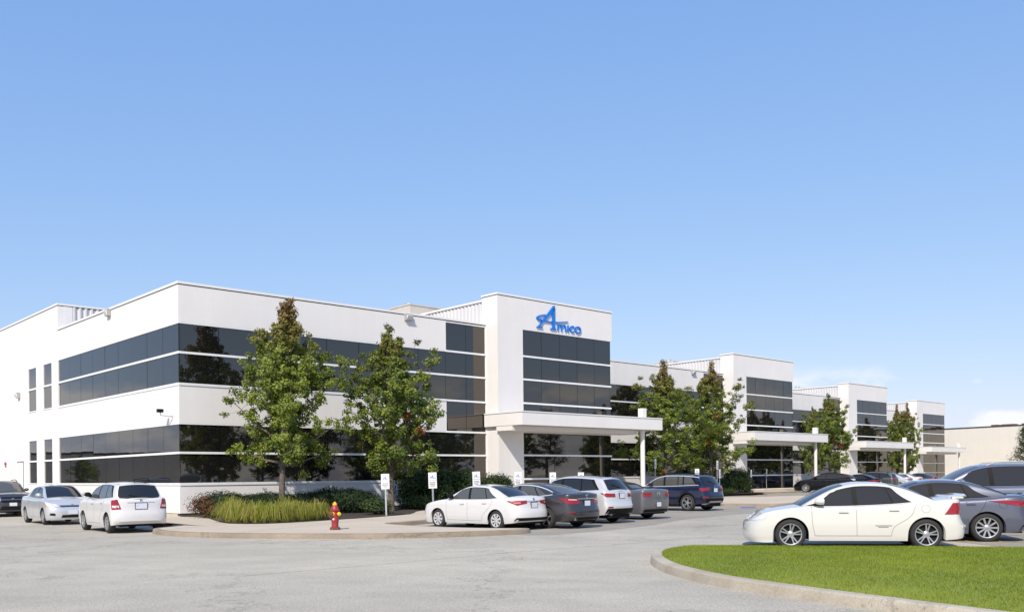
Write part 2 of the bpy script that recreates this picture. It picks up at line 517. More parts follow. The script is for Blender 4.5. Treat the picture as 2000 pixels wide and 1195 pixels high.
# the pavement that wraps the building corner, with its kerb
KH = 0.14
pv = [(-4.35, -8.26), (-4.66, -9.7), (-4.45, -11.3), (-3.5, -13.3), (-1.85, -15.6), (-0.4, -16.75), (0.9, -17.4), (2.0, -17.66), (2.75, -17.55), (2.85, -17.2),
      (2.3, -16.5), (1.85, -15.0), (1.75, -12.6), (2.1, -11.75), (3.0, -11.4), (10.5, -9.1), (18.0, -6.8), (22.6, -5.4), (23.4, -4.6), (24.2, -2.2), (27.0, -0.2), (34.0, 1.4), (42.0, 2.5), (52.3, 2.9),
      (54.0, 4.5), (56.5, 6.6), (64, 8.0), (82.5, 9.2), (85, 11), (88, 13.5), (113, 15.5), (118, 20), (118, 40), (-0.5, 40), (-2.7, 40), (-2.7, -4.0), (-2.9, -6.2), (-3.5, -7.4)]
pvw = [L2W(a, b) for a, b in pv]
pvw = ccw([(p.x, p.y) for p in pvw])
pvs = smooth_poly(pvw, 3)
pave = empty('pavement', (0, 0, 0)); struct(pave)
kerb_ring('kerb', pvs, 0.20, KH, M['kerb'], pave)
slab('paving', inset(pvs, 0.195), KH - 0.004, M['concrete'], pave)
# joints sawn in the pavement
def flat_line(mb, p, q, w, z):
    p, q = Vector(p[:2]), Vector(q[:2]); d = (q - p).normalized(); n = Vector((-d.y, d.x)) * w / 2
    mb.quad((*(p - n), z), (*(q - n), z), (*(q + n), z), (*(p + n), z))
for a0, b0, a1, b1 in ((-2.7, -8.2, 1.8, -15.4), (-4.2, -9.2, 2.0, -5.6), (-3.6, -12.6, 2.0, -9.6), (2.6, -11.2, 3.4, -5.0), (6.2, -10.1, 6.6, -4.3), (10.4, -8.8, 10.8, -2.7), (14.6, -7.6, 14.9, -3.2), (-2.5, -2, 0, -2), (-2.5, 4, -0.05, 4), (-2.5, 9, -0.05, 9)):
    mb = MB(); flat_line(mb, L2W(a0, b0), L2W(a1, b1), 0.014, KH - 0.001)
    mb.build('joint', M['plinth'], pave, fix=False)

# the island past the accessible bay
isl = [gp(x, y) for x, y in ((1392, 986), (1440, 988), (1500, 988.5), (1545, 987), (1572, 983), (1592, 976), (1600, 971.5), (1560, 971), (1480, 973), (1392, 974.5))]
isl = smooth_poly(ccw([(p.x, p.y) for p in isl]), 4)
io_ = empty('concrete_island', (0, 0, 0)); struct(io_)
kerb_ring('kerb', isl, 0.2, 0.13, M['kerb'], io_)
slab('paving', inset(isl, 0.195), 0.126, M['concrete'], io_)

# newer asphalt under the parking bays
bay = [(1.9, -12.2), (2.1, -17.9), (3.8, -18.5), (7.7, -17.75), (10, -16.9), (12.3, -16.1), (17.0, -15.4), (22, -15.2), (31, -12.5), (44, -8), (60, -3), (60, 4), (52, 2.4), (42, 2.0), (34, .9), (27, -.7), (24.5, -2.6), (23.6, -5), (22.6, -5.9), (18, -7.3), (10.5, -9.6), (3, -11.9)]
struct(slab('parking_bay', smooth_poly([tuple(L2W(a, b)[:2]) for a, b in bay], 3), 0.004, M['asphalt2']))
bay2 = [(7.2, 22.2), (10.3, 21.4), (10.7, 19.2), (13, 17.5), (40, 12), (46, 34), (13, 31)]
struct(slab('parking_bay', [tuple(p) for p in bay2], 0.004, M['asphalt2']))
# painted stall lines
def stall(a, b, ln, w=0.10, m='yellow', ang=0.0):
    mb = MB(); p = L2W(a, b); q = L2W(a + ln * math.sin(ang), b + ln * math.cos(ang))
    flat_line(mb, p, q, w, 0.009)
    return struct(mb.build('painted_line', M[m], fix=False))
HEAD_TURN = math.radians(-4)
for k, a in enumerate((4.75, 7.65, 10.55, 13.55, 16.6, 20.6)):
    b0 = -17.0 + 0.29 * (a - 3)
    stall(a, b0, 5.0)
for k, a in enumerate((33, 35.9, 38.8, 41.7, 44.6, 47.5, 50.4)):
    stall(a, -2.6 + 0.12 * (a - 33), 4.2)
for k in range(1, 5):
    stall(-6.6 - 2.75 * k, -6.0, 4.4, .07)
# accessible-bay markings
for x0, y0, x1, y1, m in ((1424, 989.5, 1446, 987.5, 'yellow'), (1476, 987.6, 1484, 990, 'yellow'), (1480, 990.5, 1512, 988.0, 'yellow')):
    mb = MB(); flat_line(mb, gp(x0, y0 + 2), gp(x1, y1 + 2), 0.12, 0.009); struct(mb.build('painted_line', M[m], fix=False))
mb = MB(); c = [gp(x, y) for x, y in ((1446, 989.5), (1474, 989.4), (1479, 991.6), (1447, 991.8))]
mb.quad(*[(p.x, p.y, 0.009) for p in c]); struct(mb.build('painted_symbol', M['bluepaint'], fix=False))
# lines of the right-hand row
for x0, y0, x1, y1 in ((1870, 1056.5, 1998, 1059), (1945, 1044.5, 2030, 1046), (1700, 1046, 1760, 1040)):
    mb = MB(); flat_line(mb, gp(x0, y0), gp(x1, y1), 0.10, 0.009); struct(mb.build('painted_line', M['yellow'], fix=False))

# grass island in the foreground
gi = [(3.75, 18.98), (3.2, 18.8), (2.82, 18.3), (2.6, 17.4), (2.5, 16.3), (2.58, 14.95), (2.95, 13.5), (3.5, 12.35), (4.3, 10.95), (5.6, 8.9), (8.2, 5.2), (13, 3.4), (19, 5), (20.5, 11), (18.5, 15.4), (9.6, 17.72), (6.5, 18.4)]
gis = smooth_poly(ccw(gi), 5)
gr = empty('grass_island', (0, 0, 0)); struct(gr)
kerb_ring('kerb', gis, 0.22, 0.15, M['kerb2'], gr)
gin = inset(gis, 0.205)
# domed turf
def pt_in(poly, x, y):
    c = False; j = len(poly) - 1
    for i in range(len(poly)):
        xi, yi = poly[i][0], poly[i][1]; xj, yj = poly[j][0], poly[j][1]
        if (yi > y) != (yj > y) and x < (xj - xi) * (y - yi) / (yj - yi) + xi: c = not c
        j = i
    return c
def seg_dist(poly, x, y):
    best = 1e9
    for i in range(len(poly)):
        ax, ay = poly[i - 1][0], poly[i - 1][1]; bx, by = poly[i][0], poly[i][1]
        dx, dy = bx - ax, by - ay; l2 = dx * dx + dy * dy or 1e-9
        t = max(0, min(1, ((x - ax) * dx + (y - ay) * dy) / l2))
        best = min(best, math.hypot(x - ax - t * dx, y - ay - t * dy))
    return best
def turf_z(d): return 0.135 + 0.10 * (1 - math.exp(-d / 0.35))
from mathutils.geometry import delaunay_2d_cdt
inner = []
for i in range(120):
    for j in range(120):
        x = 2.4 + i * .155; y = 3.3 + j * .135
        if pt_in(gin, x, y) and seg_dist(gin, x, y) > .05: inner.append(Vector((x, y)))
gv = [Vector((q.x, q.y)) for q in gin]
ov, _, of, _, _, _ = delaunay_2d_cdt(gv + inner, [(i, (i + 1) % len(gv)) for i in range(len(gv))], [], 1, 1e-5)
mb = MB(); mb.v = [(q.x, q.y, turf_z(seg_dist(gin, q.x, q.y))) for q in ov]; mb.f = [tuple(f) for f in of]
turf_m, nt, p = mat_base('turf')
tc = nt.nodes.new('ShaderNodeTexCoord')
c1 = mixc(nt, mapr(nt, noise_node(nt, tc.outputs['Object'], 0.55, 5, .6), .35, .65, 0, 1), (0.155, 0.20, 0.016), (0.205, 0.245, 0.03))
nt.links.new(c1, p.inputs['Base Color']); p.inputs['Roughness'].default_value = 0.9
turf = mb.build('turf', turf_m, gr, smooth=60)
# short mown blades
rg = np.random.default_rng(5)
NB = 420000
gx = rg.uniform(2.5, 20.5, NB); gy = 4.0 + 15.2 * rg.random(NB) ** 0.85
keep = rg.random(NB) < np.where(gx < gy * .6 + .8, 1.0, .35)
gx, gy = gx[keep], gy[keep]
ins = np.zeros(len(gx), bool); gd = np.full(len(gx), 9.0)
ga = np.array([(q.x, q.y) for q in gin])
for i in range(len(ga)):
    (xi, yi), (xj, yj) = ga[i], ga[i - 1]
    if yi != yj: ins ^= ((yi > gy) != (yj > gy)) & (gx < (xj - xi) * (gy - yi) / (yj - yi) + xi)
    dx, dy = xi - xj, yi - yj
    t = np.clip(((gx - xj) * dx + (gy - yj) * dy) / max(dx * dx + dy * dy, 1e-9), 0, 1)
    gd = np.minimum(gd, np.hypot(gx - xj - t * dx, gy - yj - t * dy))
gx, gy, gd = gx[ins], gy[ins], gd[ins]; n = len(gx)
gz = 0.135 + 0.10 * (1 - np.exp(-gd / 0.35))
h = rg.uniform(.014, .040, n); an = rg.uniform(0, 6.283, n); w = .0045
V = np.stack([np.stack([gx - w * np.cos(an), gy - w * np.sin(an), gz - .004], 1), np.stack([gx + w * np.cos(an), gy + w * np.sin(an), gz - .004], 1), np.stack([gx + rg.normal(0, .012, n), gy + rg.normal(0, .012, n), gz + h], 1)], 1).reshape(-1, 3)
k = rg.uniform(.75, 1.25, n); pt = .5 + .5 * np.sin(gx * 1.3 + .7 * np.sin(gy * 1.1)) * np.sin(gy * .9 + 1.0)
dry = (rg.random(n) < .07 + .10 * np.clip(np.sin(gx * 2.3 + 1.1 * gy) * np.sin(gy * 1.7 - gx), 0, 1)); k = k * np.where(dry, 1.15, 1.0) * (.88 + .24 * (.5 + .5 * np.sin(gx * 4.1 + 2 * np.sin(gy * 2.3)) * np.sin(gy * 3.7 + gx)))
gcol = np.stack([(.165 + .06 * pt + .07 * dry) * k, (.225 + .05 * pt) * k, .022 * k, np.ones(n)], 1)
me = bpy.data.meshes.new('grass')
me.vertices.add(len(V)); me.vertices.foreach_set('co', V.astype(np.float32).ravel())
me.loops.add(n * 3); me.loops.foreach_set('vertex_index', np.arange(n * 3, dtype=np.int32))
me.polygons.add(n); me.polygons.foreach_set('loop_start', np.arange(0, n * 3, 3, dtype=np.int32))
me.update(calc_edges=True)
ca = me.color_attributes.new('leaf_color', 'FLOAT_COLOR', 'POINT')
ca.data.foreach_set('color', np.repeat(gcol, 3, axis=0).astype(np.float32).ravel())
tag(link('grass', me, M['leaf']), 'short mown green lawn grass on the kerbed island', 'grass', kind='stuff')

# ------------------------------------------------------------------ the office building
B = empty('office_building', CORNER.xy.to_3d(), BROT)
tag(B, 'long white two-storey office building with dark glass bands and stepped entrance towers', 'building')
ZR, ZB2T, ZB2M, ZB2B, ZB1T, ZB1M, ZB1B, ZP = 9.52, 7.98, 6.75, 5.47, 3.90, 2.69, 1.42, 0.24
def part(name, m, parent=None, *boxes, smooth=None):
    mb = MB()
    for b in boxes: mb.box(*b)
    return mb.build(name, M[m], parent or B, fix=False, smooth=smooth)
PANE_MESH = {}
def pane_mesh(w, h, axis):
    k = (round(w, 3), round(h, 3), axis)
    if k not in PANE_MESH:
        mb = MB(); g_, t = 0.011, 0.022
        if axis == 'a': mb.box(g_, w - g_, 0, t, 0.0, h)
        else: mb.box(0, t, g_, w - g_, 0.0, h)
        me = mb.mesh('pane', fix=False); me.materials.append(M['pane']); PANE_MESH[k] = me
    return PANE_MESH[k]
def glazing(axis, at, c0, c1, n, rows, parent=None, name='window_band', heads=(True, True), endframe=False):
    """a glazed field on plane `at` (axis 'a': runs along a at b=at; axis 'b': runs along b at a=at). rows = z lines from top to bottom"""
    f = MB(); zt, zb = rows[0], rows[-1]
    T = 0.055
    def bar(z0, z1, d0, d1, e0=c0, e1=c1):
        if axis == 'a': f.box(e0, e1, at + d0, at + d1, z0, z1)
        else: f.box(at + d0, at + d1, e0, e1, z0, z1)
    bar(zt - T, zt, 0.004, 0.12)
    for z in rows[1:-1]: bar(z - 0.045, z + 0.045, -0.012, 0.12)
    bar(zb, zb + 0.05, -0.03, 0.12)
    if endframe:
        if endframe is True: bar(zb + .05, zt - T, 0.004, 0.12, c0, c0 + .04)
        bar(zb + .05, zt - T, 0.004, 0.12, c1 - .04, c1)
    fr = f.build(name, M['alu'], parent or B, fix=False)
    w = (c1 - c0) / n
    for r in range(len(rows) - 1):
        top = rows[r] - (T if r == 0 else 0.045); bot = rows[r + 1] + (0.05 if r == len(rows) - 2 else 0.045)
        for i in range(n):
            dj = RNG.uniform(-.003, .003)
            loc = (c0 + i * w, at + 0.05 + dj, bot) if axis == 'a' else (at + 0.05 + dj, c0 + i * w, bot)
            o = link('pane', pane_mesh(w, top - bot, axis), None, fr, loc)
            o.rotation_euler = (RNG.uniform(-.0028, .0028), 0, RNG.uniform(-.0028, .0028)) if axis == 'a' else (0, RNG.uniform(-.0028, .0028), RNG.uniform(-.0028, .0028))
    return fr
def coping(parent, *boxes):
    """white metal cap with a dark strip under it in place of a shadow gap"""
    part('coping', 'coping', parent, *[(x0, x1, y0, y1, z, z + .10) for x0, x1, y0, y1, z in boxes])
    part('shadow_strip', 'plinth', parent, *[(x0 + .022, x1 - .022, y0 + .022, y1 - .022, z - .035, z) for x0, x1, y0, y1, z in boxes])  # solid dark strip, its colour stands in for shade under the cap

DA, DB, TA0, TA1 = 30.3, 6.0, 16.46, 25.30
WH = 15.45                                       # where the taller warehouse starts behind the offices
def facade(a0, a1, b, first=False):
    """one office front between a0 and the tower at a1, plane b"""
    an = a1 - 2.68                               # glazed slot beside the tower
    c0 = a0 + 0.30 if not first else a0
    part('wall', 'white', None, (a0, an, b, b + .3, ZB2T, ZR), )
    part('wall', 'white', None, (a0, an, b, b + .3, ZB1T, ZB2B))
    part('wall', 'white', None, (a0, a1, b, b + .3, ZP, ZB1B))
    part('plinth', 'plinth', None, (a0 + .02, a1, b + .04, b + .3, -0.1, ZP))
    part('window_sill', 'alu', None, (a0 + .002, an, b - .035, b + .05, ZB1B - .055, ZB1B - .004), (a0 + .002, an, b - .03, b + .05, ZB2B - .05, ZB2B - .004))
    n = max(1, round((an - a0) / 1.725))
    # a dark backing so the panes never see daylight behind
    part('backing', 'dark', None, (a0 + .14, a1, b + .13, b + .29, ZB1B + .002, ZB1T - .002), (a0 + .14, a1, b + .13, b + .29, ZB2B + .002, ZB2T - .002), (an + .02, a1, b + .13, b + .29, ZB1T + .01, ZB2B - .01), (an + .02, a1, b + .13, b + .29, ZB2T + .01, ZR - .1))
    glazing('a', b, a0, an, n, [ZB2T, ZB2M, ZB2B])
    glazing('a', b, a0, an, n, [ZB1T, ZB1M, ZB1B])
    glazing('a', b, an, a1, 2, [ZR - .06, ZB2T - .02, ZB2M, ZB2B, ZB1T - .02, ZB1M, ZB1B], endframe='right')
    coping(None, (a0 - .03, a1 - .01, b - .03, b + .35, ZR))
    part('roof', 'roofing', None, (a0 + .3, a1, b + .35, b + WH, ZR - .5, ZR - .25))
def ribs(name, parent, axis, at, c0, c1, z0, z1, sgn, step=0.30):
    """trapezoidal ribbed metal siding on a plane; sgn = side the ribs face"""
    pts = []; x = c0; d = 0.06 * sgn
    while x < c1 - 1e-6:
        for dx, o in ((0, 0), (0.05, d), (0.14, d), (0.19, 0)):
            if x + dx <= c1: pts.append((x + dx, o))
        x += step
    pts.append((c1, 0))
    mb = MB()
    r0, r1 = [], []
    for x, o in pts:
        if axis == 'a': r0.append((x, at + o, z0)); r1.append((x, at + o, z1))
        else: r0.append((at + o, x, z0)); r1.append((at + o, x, z1))
    mb.grid([r0, r1])
    return mb.build(name, M['siding'], parent, fix=False)
def tower(k):
    a, b = DA * k, DB * k
    t = empty('entrance_tower', (a, b, 0), 0, B)
    ZT = 11.02; f = -0.93; c1 = 18.25; bk = 0.30
    part('column', 'white', t, (TA0, c1, f, bk, -0.1, 9.42), )
    part('parapet', 'white', t, (TA0, TA1 + .1, f, bk, 9.42, ZT))
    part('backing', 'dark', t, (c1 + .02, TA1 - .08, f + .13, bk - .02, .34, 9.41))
    coping(t, (TA0 - .03, TA1 + .13, f - .03, bk + .03, ZT))
    glazing('a', f, c1, TA1, 5, [9.42, 7.96, 6.73, 5.47, 4.55], t, 'curtain_wall')
    glazing('a', f, c1, TA1, 3, [3.95, 2.70, 1.44, 0.30], t, 'shop_front')
    glazing('b', TA1 - .12, f + .03, bk, 1, [9.42, 7.96, 6.73, 5.47, 4.55, 3.9, 2.7, 1.44, .3], t, 'side_glazing')
    part('spandrel', 'white', t, (c1, TA1 - .06, f + .06, f + .13, 3.94, 4.56))
    part('plinth', 'concrete', t, (c1 - .01, TA1 + .02, f - .06, f + .12, -0.1, 0.30))
    # upper-storey box running back over the roof, ribbed metal sides
    part('roof_block', 'siding', t, (TA0 + .22, TA1 - .15, bk, WH - .05, ZR - .6, 10.82))
    ribs('siding_panel', t, 'b', TA0 + .21, bk, WH - .05, ZR - .6, 10.78, -1)
    part('coping', 'coping', t, (TA0 + .12, TA1 - .05, bk + .001, WH - .05, 10.822, 10.93))
    return t
def canopy(k):
    a, b = DA * k, DB * k
    c = empty('entrance_canopy', (a, b, 0), 0, B)
    part('fascia', 'white', c, (16.28, 27.5, -2.92, -2.72, 4.18, 4.82), (16.28, 16.46 - .004, -2.72, -0.02, 4.18, 4.82), (27.3, 27.5, -2.72, -0.3, 4.18, 4.82))
    part('cap', 'coping', c, (16.25, 27.53, -2.95, -2.70, 4.822, 4.875), (16.25, 16.455, -2.70, -0.02, 4.822, 4.875), (27.28, 27.53, -2.70, -.3, 4.822, 4.875))
    part('deck', 'soffit', c, (16.46, 27.3, -2.72, -0.935, 4.60, 4.75), (25.44, 27.3, -0.935, -.3, 4.60, 4.75))
    part('soffit', 'soffit', c, (16.46, 27.3, -2.72, -0.95, 4.19, 4.25), (25.44, 27.3, -.95, -.3, 4.19, 4.25))
    part('dropped_soffit', 'white', c, (16.30, 26.1, -2.15, -0.94, 3.93, 4.176))
    mb = MB(); mb.tube([(26.25, -2.45, -0.1), (26.25, -2.45, 4.19)], 0.135, 18, cap=False)
    po = mb.build('post', M['white'], c, smooth=40)
    part('post_head', 'white', po, (26.08, 26.42, -2.62, -2.28, 4.76, 5.42))
    return c
# corner unit, then three more, each stepped back
facade(0.0, TA0, 0.0, True)
tower(0); canopy(0)
for k in (1, 2, 3):
    facade(TA1 + DA * (k - 1) - (0.0 if k else 0), TA0 + DA * k, DB * k)
    tower(k); canopy(k)
    # end wall hidden between the tower before and this front
    part('return_wall', 'white', None, (TA1 + DA * (k - 1) - .4, TA1 + DA * (k - 1) - .101, DB * (k - 1) + .32, DB * k, -.1, ZR - .02))
part('end_wall', 'white', None, (TA1 + DA * 3 - .4, TA1 + DA * 3 - .1, DB * 3 + .32, DB * 3 + WH, -.1, 10.9))
# left flank
part('wall', 'white', None, (0, .3, .302, WH, ZB2T, ZR))
part('wall', 'white', None, (0, .3, .302, WH, ZB1T, ZB2B))
part('wall', 'white', None, (0, .3, .302, WH, ZP, ZB1B))
part('plinth', 'concrete', None, (.03, .3, .302, 60, -.1, ZP))
part('window_sill', 'alu', None, (-.03, .05, .002, WH, ZB1B - .05, ZB1B - .004), (-.028, .05, .002, WH, ZB2B - .05, ZB2B - .004))
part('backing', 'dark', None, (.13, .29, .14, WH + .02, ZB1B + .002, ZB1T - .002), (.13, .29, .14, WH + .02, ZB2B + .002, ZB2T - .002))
glazing('b', 0.0, 0.0, WH, 9, [ZB2T, ZB2M, ZB2B])
glazing('b', 0.0, 0.0, WH, 9, [ZB1T, ZB1M, ZB1B])
coping(None, (-.03, .35, .352, WH - .02, ZR))
# taller warehouse wall with two narrow windows
W1, W2, W3, W4 = 16.55, 18.1, 19.35, 20.9
for zz in ((ZB2T, 10.85), (ZB1T, ZB2B), (ZP, ZB1B)): part('warehouse_wall', 'white', None, (0, .3, WH, 60, *zz))
for (c0, c1) in ((WH, W1), (W2, W3), (W4, 60)):
    for zz in ((ZB2B, ZB2T), (ZB1B, ZB1T)): part('warehouse_wall', 'white', None, (0, .3, c0, c1, *zz))
for (c0, c1) in ((W1, W2), (W3, W4)):
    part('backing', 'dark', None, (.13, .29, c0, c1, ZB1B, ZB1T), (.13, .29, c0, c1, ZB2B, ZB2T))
    for (zt, zm, zb) in ((ZB2T, ZB2M, ZB2B), (ZB1T, ZB1M, ZB1B)):
        glazing('b', 0.0, c0, c1, 1, [zt, zm, zb], None, 'window', endframe=True)
coping(None, (-.03, .35, WH - .03, 60, 10.85), (.352, 17, WH - .03, WH + .35, 10.85))
part('wall', 'siding', None, (.3, 17, WH + .05, WH + .3, 8.8, 10.85))
part('corner_trim', 'coping', None, (.3, .75, WH - .004, WH + .05, 9.0, 10.84))
ribs('siding_panel', B, 'a', WH + .046, .75, 16.6, 8.8, 10.84, -1)
for k in range(4):
    part('warehouse_block', 'siding', None, (.32 + (DA * k - 5 if k else 0), 25 + DA * k, WH + .31 + DB * k, 60 + DB * k, -.1, 10.8))
mb = MB(); mb.box(-.035, -.002, 22.0, 23.15, 0.02, 2.66)
dr = mb.build('service_door', M['alu'], B, fix=False)
mb = MB(); mb.box(-.02, -.001, 21.93, 22.0, .02, 2.74).box(-.02, -.001, 23.15, 23.22, .02, 2.74).box(-.02, -.001, 21.93, 23.22, 2.66, 2.74)
mb.build('frame', M['signgrey'], dr, fix=False)
mb = MB(); mb.box(-.09, -.035, 22.1, 22.2, 1.0, 1.06); mb.build('handle', M['galv'], dr, fix=False)

# ------------------------------------------------------------------ the blue sign on the first tower
SB = -0.93 - 0.06
sign = empty('building_sign', L2W(20.5, -0.98), BROT)
tag(sign, 'blue raised lettering of the company name on the nearest tower', 'sign')
SA0 = 20.5
def sp(px, py):
    a, z = on_plane_b(px, py, SB); return Vector((a - SA0, z))
def sz(x, y): return sp(1000 + x / 9.96, 590 + y / 9.96)   # from coordinates of the enlarged photo
def stroke(mb, pts, widths, depth=0.14):
    """flat pen stroke with thickness, in the sign plane"""
    L, R = [], []
    for i, p in enumerate(pts):
        t = (pts[min(i + 1, len(pts) - 1)] - pts[max(i - 1, 0)]).normalized(); n = Vector((-t.y, t.x))
        w = widths[i] if hasattr(widths, '__len__') else widths
        L.append(p + n * w / 2); R.append(p - n * w / 2)
    y0, y1 = -0.03, -0.03 + depth * .55
    for i in range(len(pts) - 1):
        q = [L[i], L[i + 1], R[i + 1], R[i]]
        mb.quad(*[(v.x, y0, v.y) for v in q]); mb.quad(*[(v.x, y1, v.y) for v in q[::-1]])
        mb.quad((L[i].x, y0, L[i].y), (L[i].x, y1, L[i].y), (L[i + 1].x, y1, L[i + 1].y), (L[i + 1].x, y0, L[i + 1].y))
        mb.quad((R[i].x, y0, R[i].y), (R[i + 1].x, y0, R[i + 1].y), (R[i + 1].x, y1, R[i + 1].y), (R[i].x, y1, R[i].y))
    for i in (0, len(pts) - 1):
        mb.quad((L[i].x, y0, L[i].y), (R[i].x, y0, R[i].y), (R[i].x, y1, R[i].y), (L[i].x, y1, L[i].y))
def poly_letter(mb, poly, depth=0.14):
    y0, y1 = -0.032, -0.032 + depth * .55; n = len(mb.v); m = len(poly)
    mb.v += [(p.x, y0, p.y) for p in poly] + [(p.x, y1, p.y) for p in poly]
    mb.f.append(tuple(range(n, n + m))); mb.f.append(tuple(range(n + m, n + 2 * m))[::-1])
    for i in range(m): j = (i + 1) % m; mb.f.append((n + i, n + j, n + m + j, n + m + i))
mb = MB()
poly_letter(mb, [sz(*q) for q in ((805, 72), (832, 72), (832, 150), (540, 468), (600, 485), (596, 505), (482, 490), (490, 470), (520, 455), (555, 405))])
poly_letter(mb, [sz(*q) for q in ((785, 150), (832, 100), (834, 505), (862, 522), (856, 544), (750, 527), (756, 510), (786, 500))])
mb.build('letter_a', M['logo'], sign, fix=True)
mb = MB()
arc = [(655, 247), (590, 252), (520, 275), (490, 305), (520, 330), (590, 352), (690, 375), (800, 386), (900, 390), (1000, 385), (1095, 374)]
pts = smooth_poly([sz(*q) for q in arc], 4, False)
mb2 = MB(); stroke(mb2, pts, [0.045 + 0.055 * math.exp(-((i / len(pts) - 0.36) / 0.22) ** 2) - (0.035 * max(0, i / len(pts) - .75) / .25) for i in range(len(pts))], 0.15)
mb2.build('swoosh', M['logo'], sign, fix=True)
mb = MB(); stroke(mb, [sz(898, 425), sz(898, 552)], .078)
stroke(mb, smooth_poly([sz(*q) for q in ((905, 470), (930, 445), (957, 452), (968, 490), (968, 563))], 5, False), .072, .138)
stroke(mb, smooth_poly([sz(*q) for q in ((975, 480), (1000, 455), (1030, 460), (1045, 500), (1047, 574))], 5, False), .072, .136)
mb.build('letter_m', M['logo'], sign, fix=False)
mb = MB(); stroke(mb, [sz(1093, 452), sz(1093, 578)], .085); mb.build('letter_i', M['logo'], sign, fix=False)
def ring(cx, cy, rx, ry, a0, a1, n=22):
    return [sz(cx + rx * math.cos(math.radians(a0 + (a1 - a0) * i / n)), cy + ry * math.sin(math.radians(a0 + (a1 - a0) * i / n)) + (rx * math.cos(math.radians(a0 + (a1 - a0) * i / n))) * .13) for i in range(n + 1)]
mb = MB(); stroke(mb, ring(1180, 528, 46, 55, -48, -312), .078); mb.build('letter_c', M['logo'], sign, fix=False)
mb = MB(); stroke(mb, ring(1284, 542, 52, 57, 0, 360), .085); mb.build('letter_o', M['logo'], sign, fix=False)

# ------------------------------------------------------------------ small fittings on the building
def wall_box(a, b, z, face, label, name='wall_light'):
    r = empty(name, L2W(a, b, z), BROT + (0 if face == 'a' else -math.pi / 2)); tag(r, label, 'light')
    mb = MB(); mb.box(-.2, .2, -.16, -.005, -.16, .16); mb.build('housing', M['lampgrey'], r)
    mb = MB(); mb.quad((-.16, -.165, -.13), (.16, -.165, -.13), (.16, -.28, .05), (-.16, -.28, .05)).quad((-.16, -.165, -.13), (-.16, -.28, .05), (-.16, -.165, .1)).quad((.16, -.165, -.13), (.16, -.165, .1), (.16, -.28, .05)).quad((-.16, -.28, .05), (.16, -.28, .05), (.16, -.165, .1), (-.16, -.165, .1))
    mb.build('lens', M['lens'], r)
    return r
a_, z_ = on_plane_b(796, 620)
wall_box(a_, 0, z_, 'a', 'grey floodlight under the coping above the second tree')
a_, z_ = on_plane_b(1353, 727, DB)
wall_box(a_, DB, z_, 'a', 'small floodlight on the parapet of the second office front')
b_, z_ = on_plane_a(214, 611)
wall_box(0, b_, z_, 'b', 'small floodlight at the roof edge of the left flank')
b_, z_ = on_plane_a(38, 772)
wall_box(0, b_, z_, 'b', 'white box wall light left of the narrow windows')
b_, z_ = on_plane_a(338, 813)
cmr = empty('security_camera', L2W(0, b_, z_), BROT - math.pi / 2); tag(cmr, 'small camera on an arm near the corner of the left flank', 'camera')
mb = MB(); mb.tube([(0, -.005, 0), (0, -.1, 0), (-.25, -.42, .06), (-.25, -.42, .16)], .025, 8); mb.build('arm', M['lampgrey'], cmr)
mb = MB(); mb.box(-.33, -.17, -.55, -.32, .162, .30); mb.build('camera_body', M['black'], cmr)
b_, z_ = on_plane_a(12, 905)
al = empty('alarm_bell', L2W(0, b_, z_), BROT - math.pi / 2); tag(al, 'small red alarm bell on the far left wall', 'bell')
mb = MB(); mb.lathe([(0.001, -.10), (.06, -.095), (.09, -.06), (.10, -.006)], 14, 'y'); mb.build('gong', M['hyd_red'], al, smooth=40)
mb = MB(); mb.box(-.06, .06, -.06, -.005, -.22, -.105); mb.build('back_box', M['hyd_red'], al)

# rooftop plant
def rooftop(a, b, w, d, h, label):
    r = empty('rooftop_unit', L2W(a, b, ZR - .25), BROT); tag(r, label, 'air conditioner', 'air conditioning plant on the roof')
    mb = MB(); mb.box(-w / 2, w / 2, -d / 2, d / 2, 0, h); mb.build('casing', M['rtu'], r)
    mb = MB(); mb.box(-w / 2 - .04, w / 2 + .04, -d / 2 - .04, d / 2 + .04, h + .001, h + .08); mb.build('lid', M['rtu'], r)
    mb = MB(); mb.box(w * .08, w * .42, -d / 2 - .3, -d / 2 - .002, h * .35, h * .9).box(-w * .35, -w * .05, -d / 2 - .05, -d / 2 - .002, h * .3, h * .75); mb.build('vent_hood', M['lampgrey'], r)
    mb = MB(); mb.lathe([(.28, 0), (.28, .22), (.001, .22)], 16, 'z', (-w * .2, 0, h + .082)); mb.build('fan_cowl', M['galv'], r, smooth=40)
    return r
a_, z_ = on_plane_b(812, 602, 10.5)
rooftop(a_, 10.5, 2.5, 2.2, z_ - ZR + .25 - .08, 'beige rooftop air conditioner left of the nearest tower')
a_, z_ = on_plane_b(1312, 708, DB + 10.5)
rooftop(a_, DB + 10.5, 2.4, 2.2, z_ - ZR + .25 - .08, 'beige rooftop air conditioner left of the second tower')
a_, z_ = on_plane_b(1562, 759, 2 * DB + 10.5)
rooftop(a_, 2 * DB + 10.5, 2.6, 2.2, z_ - ZR + .25 - .08, 'rooftop air conditioner left of the third tower')

